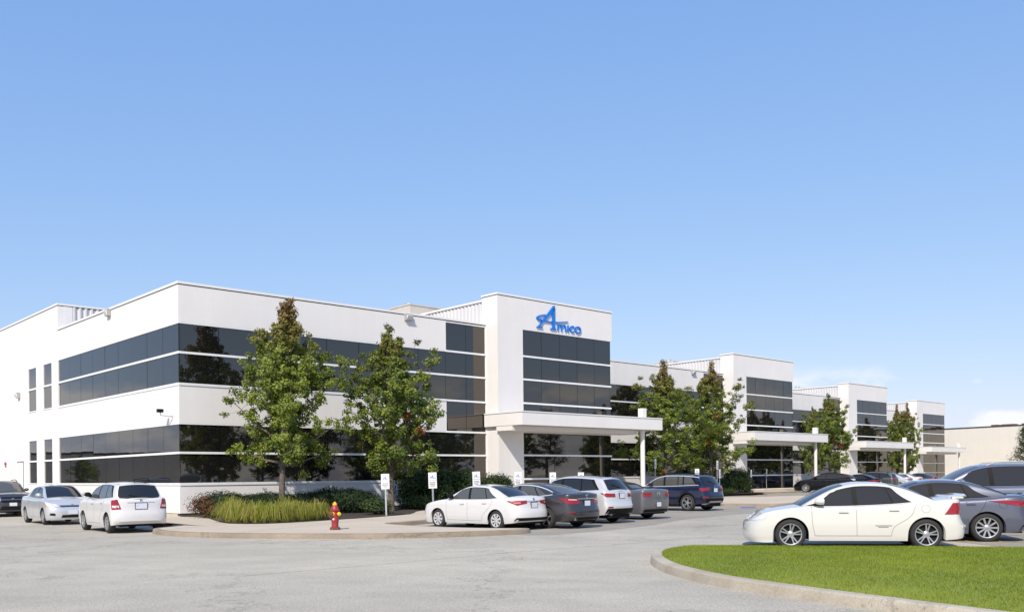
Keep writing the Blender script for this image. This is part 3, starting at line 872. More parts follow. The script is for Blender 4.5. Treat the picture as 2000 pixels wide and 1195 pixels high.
# ------------------------------------------------------------------ the cream building at the far right
def wall_line(pts, z0, z1, th):
    mb = MB()
    for i in range(len(pts) - 1):
        p, q = Vector(pts[i]), Vector(pts[i + 1]); d = (q - p).normalized(); n = Vector((d.y, -d.x))
        mb.quad((*p, z0), (*q, z0), (*q, z1), (*p, z1))
    return mb
fb = empty('cream_warehouse', (70, 135, 0)); tag(fb, 'plain cream warehouse beyond the car park on the right', 'building')
pl = [(62.5, 143.5), (66.6, 137.2), (71.9, 128.9), (84, 110), (130, 139), (108, 172)]
pl = [(x - 70, y - 135) for x, y in pl]
mb = MB(); mb.prism(pl[::-1], -.1, 7.9); mb.build('wall', M['cream'], fb)
mb = MB(); mb.prism(inset(ccw(pl), -.08), 7.902, 8.05); mb.build('parapet_cap', M['plinth'], fb)
for (t, w) in ((.32, .9), (.5, 1.7), (.75, 1.3)):
    x = 66.6 - 70 + t * 6; y = 137.2 - 135 - t * 9
    mb = MB(); mb.obox((x + 3.4, y + 2.0, 8.22), (w / 2 * .54, -w / 2 * .84, 0), (.6, .4, 0), (0, 0, .16)); mb.build('roof_vent', M['rust'], fb)

# ------------------------------------------------------------------ vehicles
def hermite(pts):
    """monotone-ish cubic through (x, y) points -> function"""
    X = np.array([p[0] for p in pts], float); Y = np.array([p[1] for p in pts], float)
    h = np.diff(X); d = np.diff(Y) / h
    m = np.zeros(len(X)); m[0] = d[0]; m[-1] = d[-1]
    for i in range(1, len(X) - 1):
        m[i] = 0 if d[i - 1] * d[i] < 0 else (d[i - 1] * h[i] + d[i] * h[i - 1]) / (h[i - 1] + h[i])
    def f(x):
        x = min(max(x, X[0]), X[-1]); i = min(max(int(np.searchsorted(X, x)) - 1, 0), len(h) - 1)
        t = (x - X[i]) / h[i]
        return (2 * t ** 3 - 3 * t * t + 1) * Y[i] + (t ** 3 - 2 * t * t + t) * h[i] * m[i] + (-2 * t ** 3 + 3 * t * t) * Y[i + 1] + (t ** 3 - t * t) * h[i] * m[i + 1]
    return f
def lin(pts):
    X = [p[0] for p in pts]; Y = [p[1] for p in pts]
    return lambda x: float(np.interp(x, X, Y))

WHEEL = {}
def wheel_meshes(style, r, rr, w):
    key = (style, round(r, 3), round(rr, 3))
    if key in WHEEL: return WHEEL[key]
    hw = w / 2
    ty = MB(); ty.lathe([(rr, hw - .012), (rr + .012, hw), (r - .05, hw + .004), (r - .018, hw - .012), (r, hw - .045), (r, -hw + .045), (r - .018, -hw + .012), (r - .05, -hw), (rr, -hw)], 36, 'y')
    tm = ty.mesh('tyre', smooth=35); tm.materials.append(M['tyre'])
    bk = MB(); bk.lathe([(0.001, hw - .085), (rr * .98, hw - .07), (rr, -hw + .02), (0.001, -hw + .02)], 28, 'y')
    bm_ = bk.mesh('wheel', smooth=35); bm_.materials.append(M['black'])
    rm = MB()
    rm.lathe([(rr - .028, hw - .03), (rr - .022, hw - .006), (rr - .003, hw - .002), (rr - .001, hw - .02)], 36, 'y')
    rm.lathe([(.001, hw - .012), (.045, hw - .014), (.07, hw - .028), (.072, hw - .07)], 16, 'y')
    def spoke(an, w0, w1, off=0.0, y0=.02, y1=.012, r0=.05, r1=None, th=.03):
        r1 = r1 or rr - .012
        c, s_ = math.cos(an), math.sin(an)
        P = []
        for rad, wd, yo in ((r0, w0, y0), ((r0 + r1) / 2, (w0 + w1) / 2, y0 * .8), (r1, w1, y1)):
            for sd in (-1, 1):
                lx = sd * wd / 2 + off * (rad / rr)
                P.append((rad * c - lx * s_, rad * s_ + lx * c, yo))
        f = [(P[i][0], hw - P[i][2], P[i][1]) for i in range(6)]
        b = [(P[i][0], hw - P[i][2] - th, P[i][1]) for i in range(6)]
        for i in (0, 2):
            rm.quad(f[i], f[i + 1], f[i + 3], f[i + 2])
            rm.quad(f[i], f[i + 2], b[i + 2], b[i]); rm.quad(f[i + 1], b[i + 1], b[i + 3], f[i + 3])
    n, kind = style
    for k in range(n):
        an = 2 * math.pi * k / n + .3
        if kind == 'double':
            spoke(an - .05, .030, .026, -.030); spoke(an + .05, .030, .026, .030)
        elif kind == 'cover': spoke(an, .035, .085, 0, .008, .006, th=.012)
        elif kind == 'star': spoke(an, .075, .038, 0, .014, .010)
        elif kind == 'vee': spoke(an - .10, .026, .024, -.02); spoke(an + .10, .026, .024, .02)
        else: spoke(an, .034, .040, 0)
    rmm = rm.mesh('rim', smooth=30); rmm.materials.append(M['rimcover' if kind == 'cover' else 'rim'])
    WHEEL[key] = (bm_, tm, rmm)
    return WHEEL[key]

class Car:
    def __init__(c, name, label, S, paint, loc, heading, scale=(1, 1, 1), z=0.0):
        c.S = S
        c.root = empty(name, (loc[0], loc[1], z), heading)
        c.root.scale = scale
        tag(c.root, label, S.get('cat', 'car'), S.get('group', 'cars parked around the building'))
        c.P = M[paint]
        L, W, wb, fo = S['L'], S['W'], S['wb'], S['fo']
        c.nose = wb / 2 + fo; c.tail = c.nose - L; c.hw = W / 2
        c.r = S.get('r', .32); c.R = c.r + S.get('arch', .045)
        c.fbelt = hermite(S['belt']); c.fbot = lin(S.get('bot', [(0, .20), (.5, .17), (.9, .19), (L - .9, .19), (L - .5, .22), (L, .27)]))
        c.df = lin(S.get('df', [(.15, .09), (.28, .01), (.5, 0), (.62, .03), (.72, .10), (.85, .25)]))
        c.dr = lin(S.get('dr', [(.2, .10), (.32, .01), (.5, 0), (.6, .03), (.9, .06), (1.05, .09)]))
        zb = c.fbelt(L * .5)
        c.dsd = lin(S.get('ds', [(.18, .05), (.28, .018), (.45, 0), (.62, .004), (zb - .12, .02), (zb, .045), (zb + .3, .09)]))
        c.rr = S.get('round', .06)
        # nominal plan outline, left half, nose centre -> tail centre
        cf = min(S.get('cf', .55), fo - c.R - .015); cr = min(S.get('cr', .42), L - fo - wb - c.R - .015)
        e = S.get('pe', 2.7)
        ss = [0, .12, .25, .38, .5, .6, .7, .78, .85, .9, .94, .97, .99, 1]
        pl = [(c.nose - cf + cf * (1 - s ** e) ** (1 / e), c.hw * s) for s in ss]
        xs = set(np.round(np.arange(c.nose - cf, c.tail + cr, -.11), 4))
        c.axf, c.axr = wb / 2, -wb / 2
        for ax in (c.axf, c.axr):
            for k in range(0, 19):
                xs.add(round(ax + c.R * math.cos(math.pi * k / 18), 5))
            xs.add(round(ax + c.R + .002, 5)); xs.add(round(ax - c.R - .002, 5))
        xs = sorted([x for x in xs if c.tail + cr + .005 < x < c.nose - cf - .005], reverse=True)
        pl += [(x, c.hw) for x in xs]
        pl += [(c.tail + cr - cr * (1 - s ** e) ** (1 / e), c.hw * s) for s in reversed(ss)]
        c.pl = pl
        c.arc = [0.0]
        for i in range(1, len(pl)): c.arc.append(c.arc[-1] + math.hypot(pl[i][0] - pl[i - 1][0], pl[i][1] - pl[i - 1][1]))
        c.AL = c.arc[-1]
        c.nr = []
        for i in range(len(pl)):
            a, b = pl[max(i - 1, 0)], pl[min(i + 1, len(pl) - 1)]
            tx, ty = b[0] - a[0], b[1] - a[1]; l = math.hypot(tx, ty) or 1
            c.nr.append((-ty / l * -1, tx / l * -1))
        c.nr[0] = (1, 0); c.nr[-1] = (-1, 0)
        c.body(); c.glasshouse()
    def u(c, x): return c.nose - x
    def X(c, u): return c.nose - u
    def ztop(c, x): return c.fbelt(c.nose - x)
    def zbot(c, x, y):
        z = c.fbot(c.nose - x)
        if y > c.hw * .7:
            for ax in (c.axf, c.axr):
                d = abs(x - ax)
                if d <= c.R + 1e-6: z = max(z, c.r + math.sqrt(max(c.R ** 2 - d * d, 0)))
        return z
    def pt(c, x, y, nx, ny, z, zt):
        ins = nx * nx * (c.df(z) if nx > 0 else c.dr(z)) + ny * ny * c.dsd(z)
        dz = zt - z
        if dz < c.rr: ins += c.rr - math.sqrt(max(c.rr ** 2 - (c.rr - max(dz, 0)) ** 2, 0))
        ins = min(ins, .6)
        yy = y - ny * ins
        return Vector((x - nx * ins, max(yy, 0) if y > 0 else 0, z))
    def wall(c, l, z, off=0.0):
        """point on the outer skin: l = arc length from the nose centre (left side)"""
        sg = 1
        if l < 0: l, sg = -l, -1
        if l > c.AL: l, sg = 2 * c.AL - l, -sg
        i = min(max(int(np.searchsorted(c.arc, l)) - 1, 0), len(c.arc) - 2)
        t = (l - c.arc[i]) / max(c.arc[i + 1] - c.arc[i], 1e-9)
        x = c.pl[i][0] + (c.pl[i + 1][0] - c.pl[i][0]) * t; y = c.pl[i][1] + (c.pl[i + 1][1] - c.pl[i][1]) * t
        nx = c.nr[i][0] + (c.nr[i + 1][0] - c.nr[i][0]) * t; ny = c.nr[i][1] + (c.nr[i + 1][1] - c.nr[i][1]) * t
        q = math.hypot(nx, ny) or 1; nx /= q; ny /= q
        p = c.pt(x, y, nx, ny, z, c.ztop(x))
        return Vector((p.x + nx * off, (p.y + ny * off) * sg, p.z))
    def side_l(c, x):
        ax = [p[0] for p in c.pl]
        return float(np.interp(-x, [-v for v in ax], c.arc))
    def tail_l(c, d): return c.AL - d
    def patch(c, name, m, cor, off=.006, nu=8, nv=4, parent=None, both=False):
        """cor = 4 corners (l, z): lower-left, lower-right, upper-right, upper-left"""
        out = []
        for sg in ((1, -1) if both else (1,)):
            rows = []
            for j in range(nv + 1):
                v = j / nv; r = []
                for i in range(nu + 1):
                    t = i / nu
                    l = (cor[0][0] * (1 - t) + cor[1][0] * t) * (1 - v) + (cor[3][0] * (1 - t) + cor[2][0] * t) * v
                    z = (cor[0][1] * (1 - t) + cor[1][1] * t) * (1 - v) + (cor[3][1] * (1 - t) + cor[2][1] * t) * v
                    p = c.wall(l, z, off); p.y *= sg; r.append(p)
                rows.append(r)
            # give the piece an edge that sinks into the skin
            mb = MB(); mb.grid(rows)
            q = cor
            def LZ(t, v): return ((q[0][0] * (1 - t) + q[1][0] * t) * (1 - v) + (q[3][0] * (1 - t) + q[2][0] * t) * v, (q[0][1] * (1 - t) + q[1][1] * t) * (1 - v) + (q[3][1] * (1 - t) + q[2][1] * t) * v)
            par = [(i / nu, 0) for i in range(nu + 1)] + [(1, j / nv) for j in range(1, nv + 1)] + [(i / nu, 1) for i in range(nu - 1, -1, -1)] + [(0, j / nv) for j in range(nv - 1, -1, -1)]
            e0, e1 = [], []
            for t, v in par:
                lz = LZ(t, v)
                for e_, o_ in ((e0, off), (e1, -.012)):
                    p = c.wall(*lz, o_); p.y *= sg; e_.append(p)
            mb.grid([e0, e1])
            out.append(mb.build(name, M[m] if isinstance(m, str) else m, parent or c.root, smooth=40))
        return out
    def line(c, pts, w=.011, m='gap', name='panel_gap', both=True, off=.0025):
        """thin strip along (x, z) points on the flank"""
        for sg in ((1, -1) if both else (1,)):
            mb = MB()
            P = []
            for i in range(len(pts) - 1):
                n = max(2, int(math.hypot(pts[i + 1][0] - pts[i][0], pts[i + 1][1] - pts[i][1]) / .06))
                for k in range(n + (1 if i == len(pts) - 2 else 0)):
                    t = k / n; P.append((pts[i][0] * (1 - t) + pts[i + 1][0] * t, pts[i][1] * (1 - t) + pts[i + 1][1] * t))
            r0, r1 = [], []
            for i, (x, z) in enumerate(P):
                a, b = P[max(i - 1, 0)], P[min(i + 1, len(P) - 1)]
                tx, tz = b[0] - a[0], b[1] - a[1]; l = math.hypot(tx, tz) or 1
                ox, oz = -tz / l * w / 2, tx / l * w / 2
                for r, s_ in ((r0, 1), (r1, -1)):
                    q = c.wall(c.side_l(x + ox * s_), z + oz * s_, off); q.y *= sg; r.append(q)
            mb.grid([r0, r1]); mb.build(name, M[m], c.root, fix=False)
    def body(c):
        ts = [0, .05, .12, .22, .34, .46, .58, .7, .8, .87, .92, .955, .98, .993, 1]
        Lg = []
        for i, (x, y) in enumerate(c.pl):
            nx, ny = c.nr[i]; zt = c.ztop(x); zb = c.zbot(x, y)
            col = []
            for t in ts: 
                z = zb + (zt - zb) * t
                col.append(c.pt(x, y, nx, ny, z, zt))
            Lg.append(col)
        mb = MB()
        mb.grid(Lg); mb.grid([[Vector((p.x, -p.y, p.z)) for p in r] for r in Lg])
        tops = [r[-1] for r in Lg]
        c.tops = tops
        cw = c.S.get('crown', .045)
        rg_ = []
        for p in tops:
            k = cw * min(1, p.y / (c.hw * .8))
            rg_.append([Vector((p.x, p.y * s, p.z + k * (1 - s * s))) for s in (1, .8, .6, .35, 0, -.35, -.6, -.8, -1)])
        mb.grid(rg_)
        bots = [r[0] for r in Lg]
        # rolled-in lower edge
        inn = [Vector((p.x * .985, max(p.y - .05, 0), p.z + .03)) for p in bots]
        mb.grid([bots, inn]); mb.grid([[Vector((p.x, -p.y, p.z)) for p in r] for r in (bots, inn)])
        c.body_o = mb.build('body', c.P, c.root, smooth=32)
        ub = MB(); hw = c.hw - .27
        ub.box(c.tail + .2, c.nose - .22, -hw, hw, .20, .62)
        ub.box(c.axr + c.R + .03, c.axf - c.R - .03, -(c.hw - .07), c.hw - .07, .19, .5)
        ub.box(c.tail + .18, c.axr - c.R - .03, -(c.hw - .30), c.hw - .30, .28, .5)
        ub.box(c.axf + c.R + .03, c.nose - .2, -(c.hw - .34), c.hw - .34, .22, .45)
        ub.build('underbody', M['black'], c.root, fix=False)
        # wheels
        st = c.S.get('wheel', (10, 'single')); w = .205
        bk, ty, rm = wheel_meshes(st, c.r, c.S.get('rim', c.r - .10), w)
        for ax in (c.axf, c.axr):
            for sg in (1, -1):
                o = link('wheel', bk, None, c.root, (ax, sg * (c.hw - .125), c.r), (0, RNG.uniform(0, 6), 0 if sg > 0 else 0))
                if sg < 0: o.rotation_euler = (0, o.rotation_euler[1], math.pi)
                link('tyre', ty, None, o); link('rim', rm, None, o)
    def glasshouse(c):
        S = c.S
        prof = [(c.X(u), z) for u, z in S['roof']]
        pts = smooth_poly(prof, 10, False)
        c.prof = [(p.x, p.y) for p in pts]
        X = [-p[0] for p in c.prof]; Z = [p[1] for p in c.prof]
        # keep x monotone for the lookup
        c.roofz = lambda x: float(np.interp(-x, X, Z))
        tx = [-p.x for p in c.tops]; tyv = [p.y for p in c.tops]
        c.ytop = lambda x: float(np.interp(-x, tx, tyv)) - S.get('gh_in', .03)
        t1, t2 = S.get('tumble', (.20, .38))
        c.yside = lambda x, z: c.ytop(x) - (t1 * max(z - c.ztop(x), 0) + t2 * max(z - c.ztop(x), 0) ** 2)
        n = len(c.prof)
        c.tan = []
        for i in range(n):
            a, b = c.prof[max(i - 1, 0)], c.prof[min(i + 1, n - 1)]
            dx, dz = b[0] - a[0], b[1] - a[1]; l = math.hypot(dx, dz) or 1
            c.tan.append((dx / l, dz / l))
        bow = S.get('bow', .15); drop = S.get('roofdrop', .045)
        def strip(fi, v, off=0.0):
            i = min(int(fi), n - 2); t = fi - i
            x = c.prof[i][0] * (1 - t) + c.prof[i + 1][0] * t; z = c.prof[i][1] * (1 - t) + c.prof[i + 1][1] * t
            dx = c.tan[i][0] * (1 - t) + c.tan[i + 1][0] * t; dz = c.tan[i][1] * (1 - t) + c.tan[i + 1][1] * t
            xe = x - bow * dz * v * v
            ze = z - drop * v * v
            zr = z - drop; xr = x - bow * dz
            ye = c.yside(xr, max(zr, c.ztop(xr) - .05)) * v
            return Vector((xe + dz * off, ye, ze + (-dx) * off))
        c.strip = strip
        rows = []
        for i in range(n):
            top = [strip(i, v) for v in (0, .25, .5, .72, .88)]
            cor = strip(i, 1.0); zb = c.ztop(cor.x) - .02
            h = max(cor.z - zb, .001)
            side = []
            for t in (.90, .7, .45, .2, 0):
                z = zb + h * t; side.append(Vector((cor.x, c.yside(cor.x, z), z)))
            p0, p1, p2 = top[-1], cor, side[0]
            mid = [(p0 * (1 - t) ** 2 + p1 * 2 * t * (1 - t) + p2 * t * t) for t in (.25, .5, .75)]
            half = top + mid + side
            rows.append([Vector((p.x, -p.y, p.z)) for p in half[::-1]] + half[1:])
        mb = MB(); mb.grid(rows)
        c.cabin = mb.build('cabin', M[S['roofmat']] if 'roofmat' in S else c.P, c.root, smooth=38)
        g_ = S.get('glass', 'carglass')
        us = [c.u(p[0]) for p in c.prof]
        def fi(u): return float(np.interp(u, us, range(n)))
        def glass(name, u0, u1, vm, m, off=.008, v0=None):
            rr_ = []
            f0, f1 = fi(u0), fi(u1)
            for k in range(11):
                f = f0 + (f1 - f0) * k / 10
                rr_.append([strip(f, v / 8 * vm, off) for v in range(-8, 9)])
            mb = MB(); mb.grid(rr_)
            return mb.build(name, M[m], c.root, smooth=40)
        if S.get('ws'): glass('windshield', S['ws'][0], S['ws'][1], S.get('ws_v', .86), S.get('ws_glass', g_))
        if S.get('rw'): glass('rear_window', S['rw'][0], S['rw'][1], S.get('rw_v', .84), S.get('rw_glass', g_))
        lo = lambda x: c.ztop(x) + S.get('dlo_lo', .03)
        up = lambda x: c.roofz(x) - S.get('dlo_up', .10)
        def side_patch(name, q, m, off, grow=0.0):
            for sg in (1, -1):
                rr_ = []
                for j in range(9):
                    v = j / 8; r = []
                    for i in range(17):
                        t = i / 16
                        u = (q[0] * (1 - v) + q[1] * v) * (1 - t) + (q[2] * (1 - v) + q[3] * v) * t
                        x = c.X(u); l_ = lo(x) - grow; u_ = max(up(x) + grow, l_ + .004)
                        z = l_ + (u_ - l_) * v
                        r.append(Vector((x, sg * (c.yside(x, z) + off), z)))
                    rr_.append(r)
                mb = MB(); mb.grid(rr_); mb.build(name, M[m], c.root, smooth=40, fix=False)
        d = S['dlo']
        side_patch('window_frame', (d[0] - .02, d[1] - .02, d[2] + .02, d[3] + .02), S.get('framemat', 'black'), .004, .014)
        for q in S['win']: side_patch('side_window', q, S.get('sglass', g_), .009)
        if S.get('chrome_dlo'):
            for sg in (1, -1):
                mb = MB(); r0, r1 = [], []
                for k in range(41):
                    u = d[0] - .02 + (d[2] - d[0] + .06) * k / 40; x = c.X(u)
                    for r, dz in ((r0, .012), (r1, .040)):
                        z = max(up(x), lo(x)) + dz - .006; r.append(Vector((x, sg * (c.yside(x, z) + .012), z)))
                mb.grid([r0, r1]); mb.build('chrome_trim', M['brighttrim'], c.root, fix=False)
                mb = MB(); r0, r1 = [], []
                for k in range(41):
                    u = d[0] - .02 + (d[2] - d[0] + .06) * k / 40; x = c.X(u)
                    for r, dz in ((r0, -.040), (r1, -.006)):
                        z = lo(x) + dz; r.append(Vector((x, sg * (c.yside(x, z) + .012), z)))
                mb.grid([r0, r1]); mb.build('chrome_trim', M['brighttrim'], c.root, fix=False)
        # mirrors
        mu = S.get('mirror_u', d[0] + .35); x = c.X(mu); z = c.ztop(x) + .05
        for sg in (1, -1):
            y = c.yside(x, z)
            mb = MB()
            rr_ = []
            for dx, k in ((-.085, .9), (-.08, 1.0), (0, 1.0), (.06, .8), (.10, .45), (.115, .05)):
                rr_.append([Vector((x + dx, sg * (y + .13 + .10 * k * math.cos(a) * (1 if abs(math.cos(a)) < .95 else .97)), z + .065 + .075 * k * math.sin(a))) for a in [2 * math.pi * q / 12 for q in range(13)]])
            mb.grid(rr_); mb.quad(*[tuple(p) for p in rr_[0][:-1]])
            mb.obox((x - .01, sg * (y + .02), z + .02), (.05, 0, 0), (0, .05, 0), (0, 0, .022))
            mb.build('mirror', M[S['mirrormat']] if 'mirrormat' in S else c.P, c.root, smooth=45)
        # door shut lines and handles
        for seam in S.get('seams', []):
            c.line([(q.x, q.y) for q in smooth_poly([(c.X(u), z) for u, z in seam], 5, False)], .009, S.get('gapmat', 'gap' if sum(c.P.node_tree.nodes['Principled BSDF'].inputs['Base Color'].default_value[:3]) > 1 else 'gapdark'))
        for u, z in S.get('handles', []):
            for sg in (1, -1):
                p = c.wall(c.side_l(c.X(u)), z, .022)
                mb = MB(); mb.obox((p.x, sg * p.y, p.z), (.095, 0, 0), (0, .012, 0), (0, 0, .016)); mb.build('door_handle', c.P if S.get('handlemat') is None else M[S['handlemat']], c.root)
        # lamps
        for key, nm, base in (('head', 'headlight', 0), ('tail', 'taillight', 1)):
            for (m, q) in S.get(key, []):
                cor = [((c.AL - l) if base else l, z) for l, z in q]
                c.patch(nm, m, cor, S.get('lampoff', .010), both=True)
        for nm, m, q, off in S.get('rear', []):
            c.patch(nm, m, [(c.AL - l, z) for l, z in q], off)
        for nm, m, q, off in S.get('front', []):
            c.patch(nm, m, q, off)
        if S.get('plate'):
            z, w, h = S['plate']; p = c.wall(c.AL, z, .012)
            mb = MB(); mb.box(p.x - .012, p.x + .03, -w / 2, w / 2, z - h / 2, z + h / 2); pl_ = mb.build('licence_plate', M['plate'], c.root)
            mb = MB(); mb.box(p.x - .010, p.x + .04, -w / 2 - .014, w / 2 + .014, z - h / 2 - .014, z + h / 2 + .014); mb.build('plate_frame', M['black'], c.root)
        if S.get('fplate'):
            z, w, h = S['fplate']; p = c.wall(0, z, .02)
            mb = MB(); mb.box(p.x - .03, p.x + .012, -w / 2, w / 2, z - h / 2, z + h / 2); mb.build('licence_plate', M['plate'], c.root)
        for y in S.get('exhaust', []):
            z = S.get('exz', .30); p = c.wall(c.AL - abs(y), z, 0)
            mb = MB(); mb.lathe([(.030, 0), (.045, -.002), (.047, .2), (.038, .2), (.036, .01)], 16, 'x', (p.x - .01, y, z - .02)); mb.build('exhaust_pipe', M['chrome'], c.root, smooth=40)
        if S.get('wiper'):
            u0, u1 = S['wiper']; a = strip(fi(u0), .02, .02); b = strip(fi(u1), .5, .025)
            mb = MB(); mb.tube([a, b], .012, 6); mb.build('wiper', M['black'], c.root)
        if S.get('antenna'):
            u0, h = S['antenna']; a = strip(fi(u0), .0, 0)
            mb = MB(); mb.tube([a, a + Vector((-.3 * h, 0, h))], [.012, .005], 6); mb.build('antenna', M['black'], c.root)
        if S.get('rails'):
            u0, u1 = S['rails']
            for sg in (1, -1):
                P = []
                for k in range(9):
                    q = strip(fi(u0 + (u1 - u0) * k / 8), .9 * sg, 0); P.append(q + Vector((0, 0, .06 if 0 < k < 8 else .0)))
                mb = MB(); mb.tube(P, .018, 8); mb.build('roof_rail', M[S.get('railmat', 'black')], c.root, smooth=40)
        if S.get('emblem'):
            z, rr_ = S['emblem']; p = c.wall(c.AL, z, .012)
            mb = MB(); mb.lathe([(rr_ * .62, -.005), (rr_, -.008), (rr_, .02), (rr_ * .62, .02)], 18, 'x', (p.x, 0, z)); mb.build('emblem', M['chrome'], c.root, smooth=40)
        if S.get('femblem'):
            z, rr_ = S['femblem']; p = c.wall(0, z, .012)
            mb = MB(); mb.lathe([(rr_ * .6, .005), (rr_, .008), (rr_, -.02), (rr_ * .6, -.02)], 18, 'x', (p.x, 0, z)); mb.build('emblem', M['chrome'], c.root, smooth=40)
        if S.get('cladding'):
            z1 = S['cladding']
            # dark lower cladding along the sills
            c.line([(c.axf - c.R - .01, .25), (c.axr + c.R + .01, .25)], .12, 'black', 'sill_trim', True, .006)
            for ax in (c.axf, c.axr):
                for sg in (1, -1):
                    r0, r1 = [], []
                    for k in range(25):
                        a = math.pi * (k / 24)
                        for r, rad in ((r0, c.R), (r1, c.R + .06)):
                            x = ax + rad * math.cos(a); z = c.r + rad * math.sin(a)
                            q = c.wall(c.side_l(x), z, .006); q.y *= sg; r.append(q)
                    mb = MB(); mb.grid([r0, r1]); mb.build('arch_trim', M['black'], c.root, fix=False)
        if S.get('fuel'):
            u, z, r_ = S['fuel']
            P = [(c.X(u) + r_ * math.cos(a), z + r_ * math.sin(a)) for a in [2 * math.pi * k / 20 for k in range(21)]]
            c.line(P, .006, 'gap' if sum(c.P.node_tree.nodes['Principled BSDF'].inputs['Base Color'].default_value[:3]) > 1 else 'gapdark', 'fuel_flap', both=False)
        if S.get('spoiler'):
            u0, z0, ln, h = S['spoiler']
            x = c.X(u0); wy = c.ytop(x) - .02
            mb = MB(); prof = []
            for k in range(13):
                s = -1 + 2 * k / 12; y = s * wy; lift = h * (1 - .25 * s ** 4); xb = x + .04 * (1 - s * s)
                zz = z0 + lift * (1 if abs(s) < .92 else .35)
                prof.append([Vector((xb + .10, y, zz - .03)), Vector((xb + .06, y, zz + .012)), Vector((xb - ln * .6, y, zz + .022)), Vector((xb - ln, y, zz + .045)), Vector((xb - ln - .01, y, zz + .025)), Vector((xb - ln * .5, y, zz - .012)), Vector((xb + .10, y, zz - .03))])
            mb.grid(prof)
            for s in (-1, 1): mb.obox((x - ln * .25, s * (wy - .02), z0 + h * .25), (ln * .5, 0, 0), (0, .02, 0), (0, 0, h * .42))
            mb.build('spoiler', c.P, c.root, smooth=40)

def place(px_a, px_b, z=0.0):
    """two photo pixels on the ground -> midpoint and heading from the second to the first"""
    a, b = gp(*px_a, z), gp(*px_b, z)
    return (a + b) / 2, math.atan2(a.y - b.y, a.x - b.x), (a - b).length
HN = math.atan2(EX, -EY)                          # nose towards the building
def from_rear_hub(px, py, r, S, heading, sc, side=1, hub='rear', zoff=0.0):
    """car centre from the photo pixel of a wheel hub (outer face) on the given side"""
    p = gp(px, py, r * sc[2] + zoff)
    f = Vector((math.cos(heading), math.sin(heading))); l = Vector((-f.y, f.x))
    k = S['wb'] / 2 * sc[0] * (1 if hub == 'rear' else -1)
    q = p.xy + f * k - l * side * (S['W'] / 2 - .03) * sc[1]
    return q

# ------------------------------------------------------------------ the cars, one shape each
def seams(uf, um, ur, belt, low=.30, kick=.34):
    return [[(uf, belt - .03), (uf + .01, .55), (uf + .06, low)], [(um, belt - .02), (um + .01, low)], [(ur, belt - .03), (ur - .10, belt - .25), (ur - kick, .48), (ur - kick - .06, low)], [(uf + .06, low), (ur - kick - .06, low)]]
CIVIC = dict(L=4.49, W=1.76, wb=2.70, fo=.93, r=.32, rim=.235, wheel=(5, 'double'), cf=.55, cr=.40,
    belt=[(0, .60), (.10, .685), (.35, .775), (.8, .865), (1.15, .905), (1.7, .905), (2.5, .925), (3.2, .965), (3.7, 1.02), (4.1, 1.055), (4.49, 1.06)],
    roof=[(1.02, .90), (1.35, 1.10), (1.75, 1.30), (2.15, 1.41), (2.5, 1.435), (2.9, 1.41), (3.3, 1.31), (3.65, 1.17), (3.93, 1.045)],
    ws=(1.10, 2.02), rw=(3.0, 3.86), rw_v=.82, dlo=(1.18, 1.9, 3.36, 2.95), dlo_up=.105, win=[(1.22, 1.75, 2.20, 2.18), (2.30, 2.28, 2.98, 2.84), (3.02, 2.88, 3.33, 3.0)],
    seams=seams(1.36, 2.25, 3.42, .95, .29, .42), handles=[(2.0, .80), (3.0, .835)], mirror_u=1.52, fuel=(3.62, .86, .085),
    df=[(.15, .06), (.25, .0), (.42, 0), (.55, .03), (.66, .12), (.8, .3)], dr=[(.2, .05), (.3, 0), (.55, .0), (.62, .06), (.72, .09), (.95, .10), (1.06, .07)],
    head=[('clearlens', [(.50, .60), (1.02, .64), (1.10, .72), (.52, .665)])],
    tail=[('redlens', [(.52, .74), (1.20, .74), (1.02, .98), (.54, .97)]), ('redlens2', [(.58, .76), (.80, .76), (.78, .82), (.58, .82)])],
    plate=(.80, .30, .15), spoiler=(4.24, 1.075, .22, .045), round=.07,
    rear=[('bumper_lip', 'p_cream', [(-.80, .46), (.80, .46), (.80, .51), (-.80, .51)], .016)],
    bot=[(0, .15), (.5, .14), (.9, .18), (3.6, .18), (4.0, .20), (4.49, .24)])
